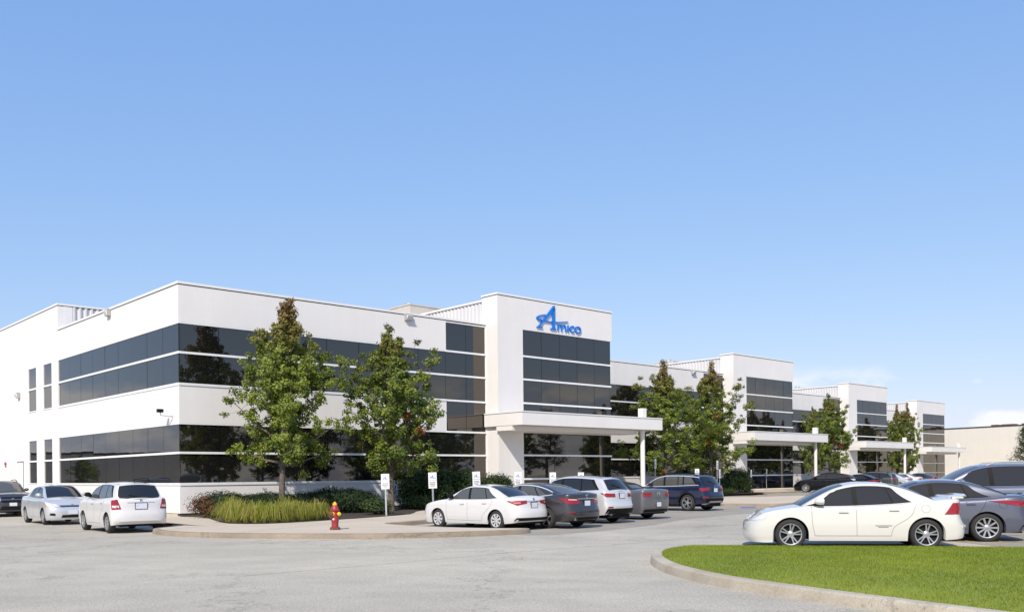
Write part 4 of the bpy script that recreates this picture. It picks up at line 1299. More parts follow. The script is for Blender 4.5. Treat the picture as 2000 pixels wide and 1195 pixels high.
COROLLA = dict(L=4.64, W=1.776, wb=2.70, fo=.96, r=.315, rim=.215, wheel=(8, 'cover'), cf=.6, cr=.45,
    belt=[(0, .60), (.10, .70), (.35, .80), (.8, .905), (1.15, .955), (1.6, .96), (2.5, .965), (3.3, .99), (3.8, 1.03), (4.25, 1.06), (4.64, 1.045)],
    roof=[(1.10, .95), (1.5, 1.17), (1.9, 1.35), (2.3, 1.445), (2.7, 1.455), (3.1, 1.425), (3.5, 1.32), (3.85, 1.17), (4.12, 1.055)],
    ws=(1.18, 2.1), rw=(3.12, 4.05), dlo=(1.25, 1.95, 3.58, 3.12), win=[(1.32, 1.85, 2.32, 2.28), (2.42, 2.38, 3.14, 2.98), (3.18, 3.02, 3.52, 3.18)], sglass='carglass_sheen', rw_glass='carglass',
    seams=seams(1.38, 2.38, 3.50, 1.0, .29, .40), handles=[(2.14, .83), (3.16, .865)], mirror_u=1.55, mirrormat='black', fuel=None,
    df=[(.15, .08), (.28, .0), (.5, 0), (.62, .03), (.75, .15), (.9, .35)], dr=[(.25, .12), (.36, .0), (.6, .0), (.66, .06), (.95, .10), (1.05, .12)],
    head=[('clearlens', [(.45, .66), (1.10, .72), (1.25, .82), (.5, .72)])],
    tail=[('redlens', [(.34, .86), (.78, .80), (1.20, .94), (.34, .95)]), ('redlens2', [(.62, .86), (.86, .85), (.92, .90), (.62, .91)])],
    plate=(.80, .30, .16), emblem=(.975, .05), rear=[('rear_diffuser', 'black', [(-.90, .31), (.90, .31), (.80, .41), (-.80, .41)], .012), ('chrome_strip', 'chrome', [(-.34, .915), (.34, .915), (.34, .935), (-.34, .935)], .014)],
    front=[('grille', 'black', [(-.6, .32), (.6, .32), (.5, .48), (-.5, .48)], .006)], round=.075)
LEXUS = dict(L=4.9, W=1.82, wb=2.82, fo=.98, r=.335, rim=.245, wheel=(5, 'star'), cf=.6, cr=.45,
    belt=[(0, .60), (.10, .70), (.4, .81), (.9, .91), (1.25, .955), (2.0, .965), (3.0, .985), (3.7, 1.03), (4.2, 1.085), (4.6, 1.105), (4.9, 1.09)],
    roof=[(1.22, .95), (1.65, 1.18), (2.05, 1.36), (2.45, 1.445), (2.85, 1.45), (3.3, 1.41), (3.75, 1.31), (4.1, 1.19), (4.42, 1.085)],
    ws=(1.3, 2.25), rw=(3.2, 4.34), rw_v=.84, dlo=(1.4, 2.1, 3.95, 3.2), win=[(1.46, 2.0, 2.48, 2.44), (2.58, 2.54, 3.36, 3.12), (3.41, 3.17, 3.82, 3.30)], chrome_dlo=True, sglass='carglass_sheen', rw_glass='carglass_sheen',
    seams=seams(1.4, 2.53, 3.7, 1.0), handles=[(2.3, .84), (3.3, .87)], fuel=(3.95, .88, .09),
    dr=[(.25, .10), (.36, .0), (.62, .0), (.68, .05), (.95, .10), (1.1, .05)],
    tail=[('redlens', [(.40, .80), (.88, .78), (1.28, .98), (.40, .93)]), ('clearlens', [(.50, .90), (.86, .91), (.86, .935), (.50, .925)])],
    plate=(.80, .30, .16), emblem=(1.015, .06), exhaust=[-.58, .58], exz=.33,
    rear=[('chrome_strip', 'chrome', [(-.46, .93), (.46, .93), (.46, .955), (-.46, .955)], .016), ('rear_diffuser', 'black', [(-.6, .28), (.6, .28), (.6, .36), (-.6, .36)], .012), ('reflector', 'redlens', [(.60, .50), (.86, .50), (.86, .53), (.60, .53)], .012), ('reflector', 'redlens', [(-.86, .50), (-.60, .50), (-.60, .53), (-.86, .53)], .012)], round=.075)
RDX = dict(cat='suv', L=4.64, W=1.87, wb=2.65, fo=.93, r=.355, rim=.25, wheel=(7, 'single'), cf=.55, cr=.38,
    belt=[(0, .72), (.10, .84), (.35, .95), (.8, 1.03), (1.15, 1.06), (2.0, 1.07), (3.0, 1.10), (3.8, 1.14), (4.3, 1.16), (4.64, 1.14)],
    roof=[(1.05, 1.05), (1.45, 1.30), (1.8, 1.52), (2.15, 1.63), (2.6, 1.66), (3.2, 1.645), (3.8, 1.60), (4.12, 1.55), (4.34, 1.36), (4.50, 1.13)],
    ws=(1.15, 2.0), rw=(4.16, 4.47), rw_v=.86, dlo=(1.25, 1.85, 4.05, 3.75), win=[(1.32, 1.75, 2.30, 2.26), (2.40, 2.36, 3.24, 3.16), (3.30, 3.22, 3.98, 3.62)], framemat='black',
    seams=seams(1.40, 2.36, 3.4, 1.1, .34), handles=[(2.15, .95), (3.15, .98)], bot=[(0, .24), (.9, .24), (3.8, .24), (4.2, .30), (4.64, .34)],
    df=[(.2, .08), (.35, .0), (.6, 0), (.75, .04), (.9, .18), (1.0, .35)], dr=[(.3, .16), (.46, .02), (.66, .0), (.72, .07), (1.0, .10), (1.2, .14)],
    tail=[('redlens', [(.42, .92), (.90, .92), (1.18, 1.06), (.42, 1.04)])], plate=(.96, .32, .17), exhaust=[-.6, .6], exz=.34, wiper=(4.44, 4.36),
    rear=[('rear_diffuser', 'black', [(-.98, .34), (.98, .34), (.86, .53), (-.86, .53)], .012), ('reflector', 'redlens', [(.62, .55), (.84, .55), (.84, .60), (.62, .60)], .012), ('reflector', 'redlens', [(-.84, .55), (-.62, .55), (-.62, .60), (-.84, .60)], .012)], round=.09, tumble=(.22, .40), antenna=(3.6, .06))
MUSTANG = dict(L=4.78, W=1.88, wb=2.72, fo=.95, r=.345, rim=.24, wheel=(5, 'star'), cf=.45, cr=.34, pe=3.2,
    belt=[(0, .72), (.10, .82), (.4, .90), (1.0, .97), (1.5, .99), (2.5, 1.0), (3.3, 1.01), (3.9, 1.07), (4.4, 1.10), (4.78, 1.08)],
    roof=[(1.55, .97), (1.95, 1.20), (2.25, 1.35), (2.55, 1.41), (2.95, 1.41), (3.35, 1.35), (3.7, 1.20), (3.98, 1.07)], roofmat='softtop',
    ws=(1.62, 2.3), rw=(3.56, 3.82), rw_v=.42, rw_glass='carglass_sheen', dlo=(1.75, 2.2, 3.2, 3.0), win=[(1.82, 2.15, 2.85, 2.75), (2.92, 2.82, 3.15, 2.98)], framemat='softtop', dlo_up=.13,
    seams=[[(1.62, .95), (1.65, .32)], [(2.98, .97), (2.92, .32)]], handles=[(2.75, .86)],
    dr=[(.28, .14), (.42, .03), (.62, .03), (.66, .0), (.95, .04), (1.1, .0)], df=[(.15, .05), (.28, .0), (.7, 0), (.85, .05), (.95, .2)],
    tail=[('redlens', [(.46, .84), (.58, .84), (.58, .99), (.46, .99)]), ('redlens', [(.60, .84), (.72, .84), (.72, .99), (.60, .99)]), ('redlens', [(.74, .84), (.90, .85), (.90, .99), (.74, .99)])],
    emblem=(.92, .09), plate=(.56, .30, .16), rear=[('rear_diffuser', 'black', [(-.9, .28), (.9, .28), (.8, .38), (-.8, .38)], .012)], round=.06)
X3 = dict(cat='suv', L=4.66, W=1.88, wb=2.81, fo=.86, r=.37, rim=.255, wheel=(5, 'vee'), cf=.45, cr=.36, pe=3.0,
    belt=[(0, .78), (.10, .90), (.35, .99), (.8, 1.05), (1.2, 1.08), (2.0, 1.09), (3.0, 1.11), (3.8, 1.14), (4.3, 1.15), (4.66, 1.12)],
    roof=[(1.15, 1.07), (1.5, 1.29), (1.85, 1.50), (2.2, 1.62), (2.6, 1.66), (3.2, 1.655), (3.8, 1.62), (4.2, 1.56), (4.40, 1.36), (4.54, 1.12)],
    ws=(1.25, 2.05), rw=(4.22, 4.51), dlo=(1.38, 1.98, 4.15, 3.85), win=[(1.45, 1.9, 2.36, 2.32), (2.46, 2.42, 3.10, 3.06), (3.15, 3.11, 3.36, 3.32), (3.44, 3.40, 4.05, 3.75)], chrome_dlo=True, sglass='carglass_sheen',
    seams=seams(1.45, 2.40, 3.55, 1.1, .36), handles=[(2.2, .97), (3.2, .99)], bot=[(0, .26), (.9, .26), (3.8, .26), (4.2, .32), (4.66, .36)],
    dr=[(.3, .16), (.48, .02), (.70, .0), (.76, .06), (1.0, .09), (1.2, .13)], df=[(.2, .06), (.35, .0), (.75, 0), (.9, .06), (1.0, .2)],
    tail=[('redlens', [(.50, .92), (1.02, .90), (1.16, 1.02), (.50, 1.06)])], plate=(.93, .32, .17), emblem=(1.08, .045), wiper=(4.49, 4.42), exhaust=[.55, .68], exz=.35, cladding=.4, rails=(2.1, 4.05),
    rear=[('rear_diffuser', 'black', [(-1.0, .38), (1.0, .38), (.96, .56), (-.96, .56)], .012), ('skid_plate', 'rim', [(-.6, .37), (.6, .37), (.5, .45), (-.5, .45)], .024), ('reflector', 'redlens', [(.66, .60), (.95, .60), (.95, .65), (.66, .65)], .012)], round=.08, tumble=(.15, .28))
CX7 = dict(cat='suv', L=4.68, W=1.87, wb=2.75, fo=.97, r=.36, rim=.25, wheel=(10, 'single'), cf=.6, cr=.40,
    belt=[(0, .66), (.10, .78), (.4, .92), (.9, 1.03), (1.3, 1.07), (2.0, 1.07), (3.0, 1.10), (3.7, 1.15), (4.2, 1.18), (4.68, 1.14)],
    roof=[(1.1, 1.06), (1.55, 1.30), (2.0, 1.52), (2.35, 1.62), (2.7, 1.645), (3.2, 1.61), (3.75, 1.53), (4.15, 1.43), (4.42, 1.27), (4.56, 1.13)],
    ws=(1.2, 2.2), rw=(4.0, 4.53), dlo=(1.35, 2.1, 4.1, 3.6), win=[(1.42, 2.0, 2.46, 2.42), (2.55, 2.51, 3.3, 3.2), (3.36, 3.26, 3.98, 3.5)],
    seams=seams(1.45, 2.52, 3.6, 1.1, .34), handles=[(2.3, .96), (3.3, .99)], bot=[(0, .22), (.9, .24), (3.8, .24), (4.68, .32)],
    head=[('clearlens', [(.55, .80), (1.05, .86), (1.15, .95), (.6, .86)])],
    tail=[('clearlens', [(.5, .98), (.95, .98), (1.15, 1.10), (.5, 1.10)]), ('redlens', [(.5, .93), (.95, .93), (1.0, .97), (.5, .97)])], plate=(.85, .3, .16), round=.08)
FIT = dict(L=3.95, W=1.70, wb=2.45, fo=.80, r=.295, rim=.20, wheel=(7, 'star'), cf=.5, cr=.36, pe=2.8,
    belt=[(0, .66), (.10, .77), (.35, .90), (.65, .99), (1.0, 1.02), (1.8, 1.0), (2.6, 1.02), (3.2, 1.05), (3.7, 1.06), (3.95, 1.03)],
    roof=[(.60, .98), (1.0, 1.21), (1.4, 1.40), (1.8, 1.50), (2.2, 1.525), (2.8, 1.515), (3.3, 1.48), (3.58, 1.44), (3.72, 1.26), (3.86, 1.02)],
    ws=(.7, 1.6), rw=(3.60, 3.845), rw_v=.93, dlo=(.85, 1.45, 3.38, 3.15), win=[(1.12, 1.38, 1.95, 1.92), (2.03, 2.0, 2.70, 2.64), (2.75, 2.69, 3.32, 3.02)], sglass='carglass_sheen',
    seams=seams(1.2, 1.98, 2.95, 1.0, .28, .34), handles=[(1.78, .88), (2.72, .90)], mirror_u=1.22, mirrormat='black',
    df=[(.15, .06), (.28, .0), (.5, 0), (.7, .06), (.85, .2), (1.0, .4)], dr=[(.25, .10), (.35, .01), (.60, .0), (.64, .05), (.9, .07), (1.06, .10)],
    tail=[('redlens', [(.60, .72), (.90, .70), (.98, .98), (.72, 1.01)]), ('clearlens', [(.66, .76), (.88, .76), (.90, .83), (.68, .83)])],
    plate=(.80, .34, .17), wiper=(3.84, 3.80), antenna=(3.3, .13), emblem=(.955, .045),
    rear=[('hatch_strip', 'p_silver', [(-.42, .905), (.42, .905), (.42, .925), (-.42, .925)], .012), ('bumper_seam', 'gap', [(-.60, .625), (.60, .625), (.60, .633), (-.60, .633)], .003)], round=.08, tumble=(.20, .40))
YARIS = dict(L=4.30, W=1.69, wb=2.55, fo=.83, r=.30, rim=.205, wheel=(6, 'star'), cf=.5, cr=.42,
    belt=[(0, .62), (.10, .72), (.35, .84), (.7, .93), (1.05, .98), (1.6, .97), (2.4, .98), (3.2, 1.01), (3.7, 1.03), (4.3, 1.02)],
    roof=[(.92, .96), (1.3, 1.18), (1.65, 1.36), (2.0, 1.445), (2.4, 1.46), (2.85, 1.42), (3.25, 1.30), (3.55, 1.16), (3.8, 1.02)],
    ws=(1.0, 1.9), ws_v=.88, rw=(2.9, 3.7), dlo=(1.08, 1.75, 3.3, 2.9), win=[(1.14, 1.65, 2.1, 2.06), (2.18, 2.14, 2.85, 2.70), (2.9, 2.75, 3.22, 2.95)],
    seams=seams(1.23, 2.13, 3.1, 1.0, .28, .36), handles=[(1.9, .84), (2.85, .87)], mirror_u=1.38,
    df=[(.15, .06), (.28, .0), (.5, 0), (.62, .03), (.75, .12), (.95, .35)],
    head=[('clearlens', [(.46, .66), (.88, .68), (1.12, .84), (.60, .76)]), ('amber', [(.88, .67), (1.02, .68), (1.12, .745), (.95, .73)])],
    front=[('grille', 'black', [(-.40, .655), (.40, .655), (.46, .72), (-.46, .72)], .006), ('lower_grille', 'black', [(-.40, .27), (.40, .27), (.36, .37), (-.36, .37)], .006), ('chrome_strip', 'chrome', [(-.42, .69), (.42, .69), (.43, .71), (-.43, .71)], .014), ('fog_recess', 'black', [(.58, .34), (.80, .36), (.76, .44), (.60, .43)], .006), ('fog_recess', 'black', [(-.80, .36), (-.58, .34), (-.60, .43), (-.76, .44)], .006)],
    femblem=(.70, .06), fplate=(.47, .30, .15), wiper=(1.02, 1.05), tail=[('redlens', [(.5, .78), (.9, .78), (1.0, .96), (.5, .94)])], round=.07)
EQUINOX = dict(cat='suv', L=4.77, W=1.84, wb=2.86, fo=.94, r=.355, rim=.245, wheel=(5, 'star'), cf=.5, cr=.38,
    belt=[(0, .80), (.10, .93), (.4, 1.02), (.9, 1.09), (1.3, 1.11), (2.2, 1.11), (3.3, 1.13), (4.2, 1.17), (4.77, 1.14)],
    roof=[(1.2, 1.09), (1.6, 1.35), (1.95, 1.55), (2.3, 1.65), (2.7, 1.68), (3.4, 1.66), (4.1, 1.60), (4.4, 1.52), (4.55, 1.35), (4.66, 1.13)],
    ws=(1.3, 2.15), ws_glass='carglass_sheen', rw=(4.42, 4.64), dlo=(1.42, 2.05, 4.3, 4.05), win=[(1.5, 2.0, 2.5, 2.46), (2.58, 2.54, 3.4, 3.36), (3.48, 3.44, 4.2, 3.95)],
    seams=seams(1.5, 2.54, 3.7, 1.12, .34), handles=[(2.3, 1.0), (3.4, 1.02)], bot=[(0, .26), (4.77, .30)],
    df=[(.2, .06), (.35, .0), (.8, 0), (.92, .06), (1.02, .2)],
    head=[('clearlens', [(.50, .76), (.98, .80), (1.08, .98), (.56, .94)])],
    front=[('grille', 'black', [(-.45, .66), (.45, .66), (.48, .78), (-.48, .78)], .006), ('grille', 'black', [(-.46, .82), (.46, .82), (.48, .92), (-.48, .92)], .006), ('lower_grille', 'black', [(-.55, .32), (.55, .32), (.45, .50), (-.45, .50)], .006), ('chrome_strip', 'chrome', [(-.48, .785), (.48, .785), (.48, .815), (-.48, .815)], .014)],
    femblem=(.80, .06), fplate=(.58, .3, .15), tail=[('redlens', [(.5, .9), (.9, .9), (1.0, 1.1), (.5, 1.1)])], round=.08, tumble=(.15, .28), rails=(2.2, 4.2))
MAZDA = dict(L=4.58, W=1.80, wb=2.70, fo=.92, r=.33, rim=.24, wheel=(10, 'single'), cf=.6, cr=.46,
    belt=[(0, .62), (.10, .72), (.4, .83), (.9, .92), (1.3, .97), (2.2, .975), (3.2, .99), (3.7, 1.02), (4.1, 1.06), (4.58, 1.07)],
    roof=[(1.25, .96), (1.7, 1.20), (2.1, 1.37), (2.5, 1.45), (2.85, 1.455), (3.2, 1.42), (3.6, 1.31), (3.95, 1.18), (4.2, 1.06)],
    ws=(1.33, 2.25), rw=(3.2, 4.14), dlo=(1.42, 2.1, 3.72, 3.2), win=[(1.5, 2.0, 2.48, 2.44), (2.58, 2.54, 3.25, 3.10), (3.29, 3.14, 3.64, 3.28)],
    seams=seams(1.42, 2.53, 3.62, 1.0), handles=[(2.3, .85), (3.3, .88)], fuel=(3.95, .86, .085),
    dr=[(.25, .10), (.36, .0), (.6, .0), (.66, .06), (.95, .08), (1.08, .03)],
    tail=[('redlens', [(.34, .86), (.86, .80), (1.62, .95), (.34, .96)])], plate=(.72, .3, .16), exhaust=[.5], exz=.3,
    rear=[('rear_diffuser', 'black', [(-1.0, .27), (1.0, .27), (.9, .40), (-.9, .40)], .012), ('reflector', 'redlens', [(.62, .50), (.9, .50), (.9, .53), (.62, .53)], .012)], round=.08, spoiler=(4.42, 1.05, .16, .02))
PATH = dict(cat='suv', L=5.0, W=1.95, wb=2.90, fo=.95, r=.375, rim=.26, wheel=(6, 'star'), cf=.55, cr=.40,
    belt=[(0, .85), (.10, .98), (.4, 1.07), (.9, 1.13), (1.3, 1.15), (2.2, 1.14), (3.3, 1.15), (4.2, 1.18), (5.0, 1.16)],
    roof=[(1.2, 1.13), (1.65, 1.40), (2.05, 1.60), (2.45, 1.71), (2.9, 1.745), (3.6, 1.74), (4.3, 1.69), (4.62, 1.62), (4.78, 1.42), (4.90, 1.15)],
    ws=(1.3, 2.3), ws_glass='carglass_sheen', rw=(4.64, 4.87), dlo=(1.45, 2.15, 4.55, 4.25), win=[(1.52, 2.05, 2.55, 2.51), (2.66, 2.62, 3.52, 3.40), (3.58, 3.46, 4.45, 4.12)],
    seams=seams(1.55, 2.6, 3.75, 1.15, .36), handles=[(2.35, 1.02), (3.5, 1.04)], bot=[(0, .28), (5.0, .32)],
    tail=[('redlens', [(.55, .95), (.95, .95), (1.2, 1.13), (.55, 1.12)])], plate=(.95, .32, .17), rails=(2.5, 4.4), railmat='lampgrey', round=.09, tumble=(.14, .26), antenna=(4.45, .25))
def var(S, **k): d = dict(S); d.update(k); return d

def nose_dir(deg_from_left):
    """heading of a car facing left in the picture, turned away from the viewer by this many degrees"""
    a = math.radians(180 - deg_from_left); return a
ROW = 'cars nose-in along the pavement'
H0 = nose_dir(44)
def row_car(name, label, S, paintname, hub, sc, head=H0):
    q = from_rear_hub(hub[0], hub[1], S['r'], S, head, sc)
    return Car(name, label, var(S, group=ROW), paintname, q, head, sc)
row_car('sedan', 'white sedan parked nearest the hydrant with black rear bumper trim', COROLLA, 'p_white', (968.4, 1015.8), (.97, .88, .94))
row_car('sedan', 'dark graphite sedan with twin exhausts beside the white sedan', LEXUS, 'p_graph', (1066, 1011), (.97, .89, .97))
row_car('suv', 'pale silver suv between the graphite sedan and the convertible', RDX, 'p_silver2', (1145, 1002), (.96, .83, .97))
row_car('convertible', 'grey convertible with black soft top and triple-bar tail lamps', MUSTANG, 'p_grey', (1213, 996), (.98, .92, .98))
row_car('suv', 'dark blue suv with chrome window trim and alloy wheels', X3, 'p_blue', (1342, 981.5), (1.0, .92, .98))
# far row before the second and third towers
FAR = 'cars in the far row'
HF = nose_dir(24)
q = from_rear_hub(1573.6, 952.6, CX7['r'], CX7, HF, (1.06, 1, .98), hub='front')
Car('suv', 'black suv seen side-on before the second tower', var(CX7, group=FAR), 'p_black', q, HF, (1.06, 1, .98))
def far_car(name, label, S, paintname, px, Y, sc, head):
    p = at_depth(px, Y)
    Car(name, label, var(S, group=FAR, emblem=None, wiper=None), paintname, p.xy, head, sc)
far_car('sedan', 'dark sedan with red tail lamps just behind the black suv', MAZDA, 'p_black', 1670, 78, (.95, 1, 1.0), nose_dir(40))
far_car('suv', 'grey-green estate suv with roof rails in the far row', var(EQUINOX, rails=(2.2, 4.2)), 'p_green', 1698, 80.5, (1.0, 1, .97), nose_dir(36))
far_car('sedan', 'silver sedan beyond the grey-green suv', COROLLA, 'p_silver', 1731, 85, (1.0, 1, 1.03), nose_dir(36))
far_car('sedan', 'small white sedan furthest along the far row', COROLLA, 'p_white', 1757, 92, (.95, 1, 1.0), nose_dir(36))
far_car('sedan', 'dark sedan half hidden at the end of the far row', MAZDA, 'p_navy', 1788, 97, (1.0, 1, 1.0), nose_dir(36))
# left-hand bays
LEFT = 'cars beside the left flank'
HFIT = math.radians(180 - 50)
sc = (1.02, .99, 1.03)
q = from_rear_hub(209, 1021.5, FIT['r'], FIT, HFIT, sc)
Car('hatchback', 'white hatchback seen from behind with red tail lamps, parked at the pavement end', var(FIT, group=LEFT), 'p_white2', q, HFIT, sc)
HY = HN + math.pi + math.radians(-2)
q = from_rear_hub(84, 1008.5, YARIS['r'], YARIS, HY, (1.0, 1.0, 1.0), side=-1, hub='front')
Car('sedan', 'silver sedan facing the camera beside the white hatchback', var(YARIS, group=LEFT), 'p_silver', q, HY, (1, 1, 1))
p = gp(-14, 1010)
Car('suv', 'dark grey suv facing the camera, cut off at the left edge', var(EQUINOX, group=LEFT), 'p_navy', (p.x - .75, p.y + 2.2), HY - math.radians(2), (1, 1, .98))
# right-hand bays
RIGHT = 'cars in the right-hand bays'
HC = nose_dir(10)
q = from_rear_hub(1810, 1043, CIVIC['r'], CIVIC, HC, (1.02, 1, 1))
civic = Car('sedan', 'cream white sedan with rear spoiler beside the grass island', var(CIVIC, group=RIGHT), 'p_cream', q, HC, (1.02, 1, 1))
# small grey decal on the rear door
for k, (u0, u1, z) in enumerate(((2.62, 2.95, .505), (2.68, 2.88, .475))):
    civic.line([(civic.X(u0), z), (civic.X(u1), z)], .016, 'signgrey', 'decal', False, .004)
HM = nose_dir(14)
q = from_rear_hub(1928, 1030, MAZDA['r'], MAZDA, HM, (1.05, 1, 1.0))
Car('sedan', 'slate grey sedan half hidden behind the cream white sedan', var(MAZDA, group=RIGHT), 'p_slate', q, HM, (1.05, 1, 1.0))
p = at_depth(1905, 25.8)
Car('suv', 'large slate blue suv with silver roof rails behind the slate sedan', var(PATH, group=RIGHT), 'p_slate2', p.xy, nose_dir(12), (1.03, 1, 1.06))

# ------------------------------------------------------------------ plants
def leaf_mesh(name, P, D, size, col, aspect=1.0, rg=None, fold=.25, upright=0.0):
    """P positions, D preferred outward directions, col per leaf: one folded rhombus each"""
    n = len(P); rg = rg or np.random.default_rng(1)
    N = D + rg.normal(0, .55, (n, 3)); N[:, 2] += .35
    N /= np.linalg.norm(N, axis=1)[:, None] + 1e-9
    A = rg.normal(0, 1, (n, 3)); A[:, 2] -= .4 - upright
    A -= N * (A * N).sum(1)[:, None]; A /= np.linalg.norm(A, axis=1)[:, None] + 1e-9
    Bv = np.cross(N, A)
    s = size * rg.uniform(.7, 1.3, n)[:, None]
    v0 = P - A * s * .5; v2 = P + A * s * .5
    lift = N * s * fold * .5
    v1 = P + Bv * s * .42 * aspect + lift; v3 = P - Bv * s * .42 * aspect + lift
    V = np.stack([v0, v1, v2, v3], 1).reshape(-1, 3)
    F = np.arange(n * 4).reshape(n, 4)
    tri = np.concatenate([F[:, [0, 1, 2]], F[:, [0, 2, 3]]], 1).reshape(-1, 3)
    me = bpy.data.meshes.new(name)
    me.vertices.add(len(V)); me.vertices.foreach_set('co', V.astype(np.float32).ravel())
    me.loops.add(tri.size); me.loops.foreach_set('vertex_index', tri.ravel().astype(np.int32))
    me.polygons.add(len(tri)); me.polygons.foreach_set('loop_start', np.arange(0, tri.size, 3, dtype=np.int32))
    me.update(calc_edges=True)
    ca = me.color_attributes.new('leaf_color', 'FLOAT_COLOR', 'POINT')
    cc = np.concatenate([np.repeat(col, 4, axis=0), np.ones((n * 4, 1))], 1)
    ca.data.foreach_set('color', cc.astype(np.float32).ravel())
    return me
def tree_meshes(seed, H, crown0, R, top_brown=1.0, nleaf=30000, dark=0.0, base_r=.13, skinny=0.0):
    """pyramidal street maple: leader, ascending limbs, leaf clumps along the limbs"""
    rg = np.random.default_rng(seed)
    tr = MB()
    lean = rg.normal(0, .012, 2)
    zt = H * .93
    tp = [(lean[0] * z * (1 + .3 * math.sin(z)), lean[1] * z, z) for z in np.linspace(0, zt, 14)]
    tr.tube(tp, [base_r * (1.25 if i == 0 else 1) * (1 - .93 * i / 13) + .008 for i in range(14)], 9)
    def trunk(z): f = min(max(z / zt * 13, 0), 12.999); i = int(f); t = f - i; return np.array(tp[i]) * (1 - t) + np.array(tp[i + 1]) * t
    limbs = MB(); C = []      # clumps: centre, radius, weight
    nb = 54; ph = rg.uniform(0, 6.28, 4)
    for k in range(nb):
        h = (k + rg.uniform(0, 1)) / nb
        h = h ** .92
        env = R * (min(1, .62 + 1.9 * h) if h < .22 else 1.0) * (1 - h) ** (.72 + skinny) * 1.06 + .10
        az = k * 2.39996 + rg.normal(0, .35)
        ln = env * rg.uniform(.60, 1.10) * (1 + .30 * math.sin(2 * az + ph[0] + 5 * h) * math.sin(7 * h + ph[1]) + .16 * math.sin(3 * az + ph[2] - 9 * h))
        z0 = crown0 - .35 + (H * .94 - crown0) * h * .93
        rise = ln * rg.uniform(.55, 1.05) + .12
        if h < .15: rise *= .45
        p0 = trunk(z0); d = np.array([math.cos(az), math.sin(az), 0])
        pts = []
        for t in np.linspace(0, 1, 6):
            pts.append(p0 + d * ln * t + np.array([0, 0, rise * (t ** 1.35)]) + rg.normal(0, .03, 3) * t)
        r0 = .045 * (1 - h) + .012
        limbs.tube([tuple(p) for p in pts], [r0 * (1 - .85 * t) + .004 for t in np.linspace(0, 1, 6)], 5, cap=False)
        nc = 3 + int(ln * 6.0)
        for j in range(nc):
            t = rg.uniform(.28, 1.04) if j else 1.0
            f = min(t, .999) * 5; i = int(f); q = pts[i] * (1 - (f - i)) + pts[i + 1] * (f - i)
            off = rg.normal(0, .20, 3) * (.6 + ln * .25)
            c = q + off + np.array([0, 0, .05])
            C.append((c, rg.uniform(.10, .235) * (1.05 - .30 * h), d))
            if rg.random() < .5: limbs.tube([tuple(q), tuple(c)], [.007, .003], 4, cap=False)
    # upright shoots that break the outline
    for k in range(26):
        h = rg.uniform(.15, .95); az = rg.uniform(0, 6.28); env = R * (1 - h) ** (.72 + skinny)
        p = trunk(crown0 + (H - crown0) * h * .9) + np.array([math.cos(az), math.sin(az), 0]) * env * rg.uniform(.6, 1.0)
        L_ = rg.uniform(.35, .95)
        limbs.tube([tuple(p - np.array([0, 0, .3])), tuple(p + np.array([0, 0, L_]))], [.010, .003], 4, cap=False)
        for j in range(4): C.append((p + np.array([rg.normal(0, .05), rg.normal(0, .05), L_ * (j + .3) / 4]), .13, np.array([math.cos(az), math.sin(az), .2])))
    for j in range(9): C.append((trunk(H * .93) + np.array([rg.normal(0, .07), rg.normal(0, .07), -.5 + j * .11]), .15, np.array([0, 0, 1.0])))
    w = np.array([c[1] ** 1.6 for c in C]); w /= w.sum()
    idx = rg.choice(len(C), nleaf, p=w)
    cen = np.array([c[0] for c in C])[idx]; rad = np.array([c[1] for c in C])[idx]; dr = np.array([c[2] for c in C])[idx]
    u = rg.normal(0, 1, (nleaf, 3)); u /= np.linalg.norm(u, axis=1)[:, None]
    rr = rad * rg.uniform(.35, 1.25, nleaf)
    P = cen + u * rr[:, None] * np.array([1.1, 1.1, .9])
    tone = rg.normal(0, .40, len(C))[idx] + rg.normal(0, .22, nleaf)
    hz = np.clip((P[:, 2] - crown0) / (H - crown0), 0, 1)
    a = np.array([.070, .115, .024]); b = np.array([.245, .295, .052])
    t = np.clip(.5 + tone * .9 - dark, 0, 1)[:, None]
    col = a * (1 - t) + b * t
    # turning leaves at the top and a few red sprays
    br = np.clip((hz - .64) / .24 + rg.normal(0, .22, nleaf), 0, 1) * top_brown * (rg.random(nleaf) < .85)
    brown = np.array([.215, .125, .050]) * (0.75 + .5 * rg.random(nleaf))[:, None]
    col = col * (1 - br[:, None]) + brown * br[:, None]
    redc = rg.random(len(C)) < .010
    m = redc[idx] & (rg.random(nleaf) < .7)
    col[m] = np.array([.26, .045, .03])
    D = u * .6 + dr * .5
    me = leaf_mesh('crown', P, D, .092, col, 1.0, rg)
    me.materials.append(M['leaf'])
    tm = tr.mesh('trunk', smooth=50); tm.materials.append(M['bark'])
    lm = limbs.mesh('limbs', smooth=50, fix=False); lm.materials.append(M['bark'])
    return tm, lm, me
def put_tree(meshes, loc, label, rz=0.0, sc=(1, 1, 1), group='young maples in front of the offices', name='maple_tree'):
    r = empty(name, loc, rz); r.scale = sc
    tag(r, label, 'tree', group)
    t = link('trunk', meshes[0], None, r); link('limbs', meshes[1], None, t); link('crown', meshes[2], None, r)
    return r
def tree_spot(px, b, ptop):
    a, _ = on_plane_b(px, 960, b); p = L2W(a, b, KH - .01)
    v = uvp(px, ptop)[1]
    return p, CAMH - v / FPX * p.y - p.z
tA = tree_meshes(3, 8.7, 2.25, 2.2, 1.0, 36000, -.32)
tB = tree_meshes(8, 8.2, 1.75, 2.35, .35, 36000, .0)
tC = tree_meshes(21, 9.0, 1.6, 2.45, .9, 36000, -.06)
p, h = tree_spot(549, -3.3, 579); put_tree(tA, p, 'tall maple with browning top above the yellow grasses', .4, (1, 1, h / 8.7 * 1.0))
p, h = tree_spot(764, -3.4, 629); put_tree(tB, p, 'dark green maple with leaning trunk beside the big shrub', 1.1, (1, 1, h / 8.2))
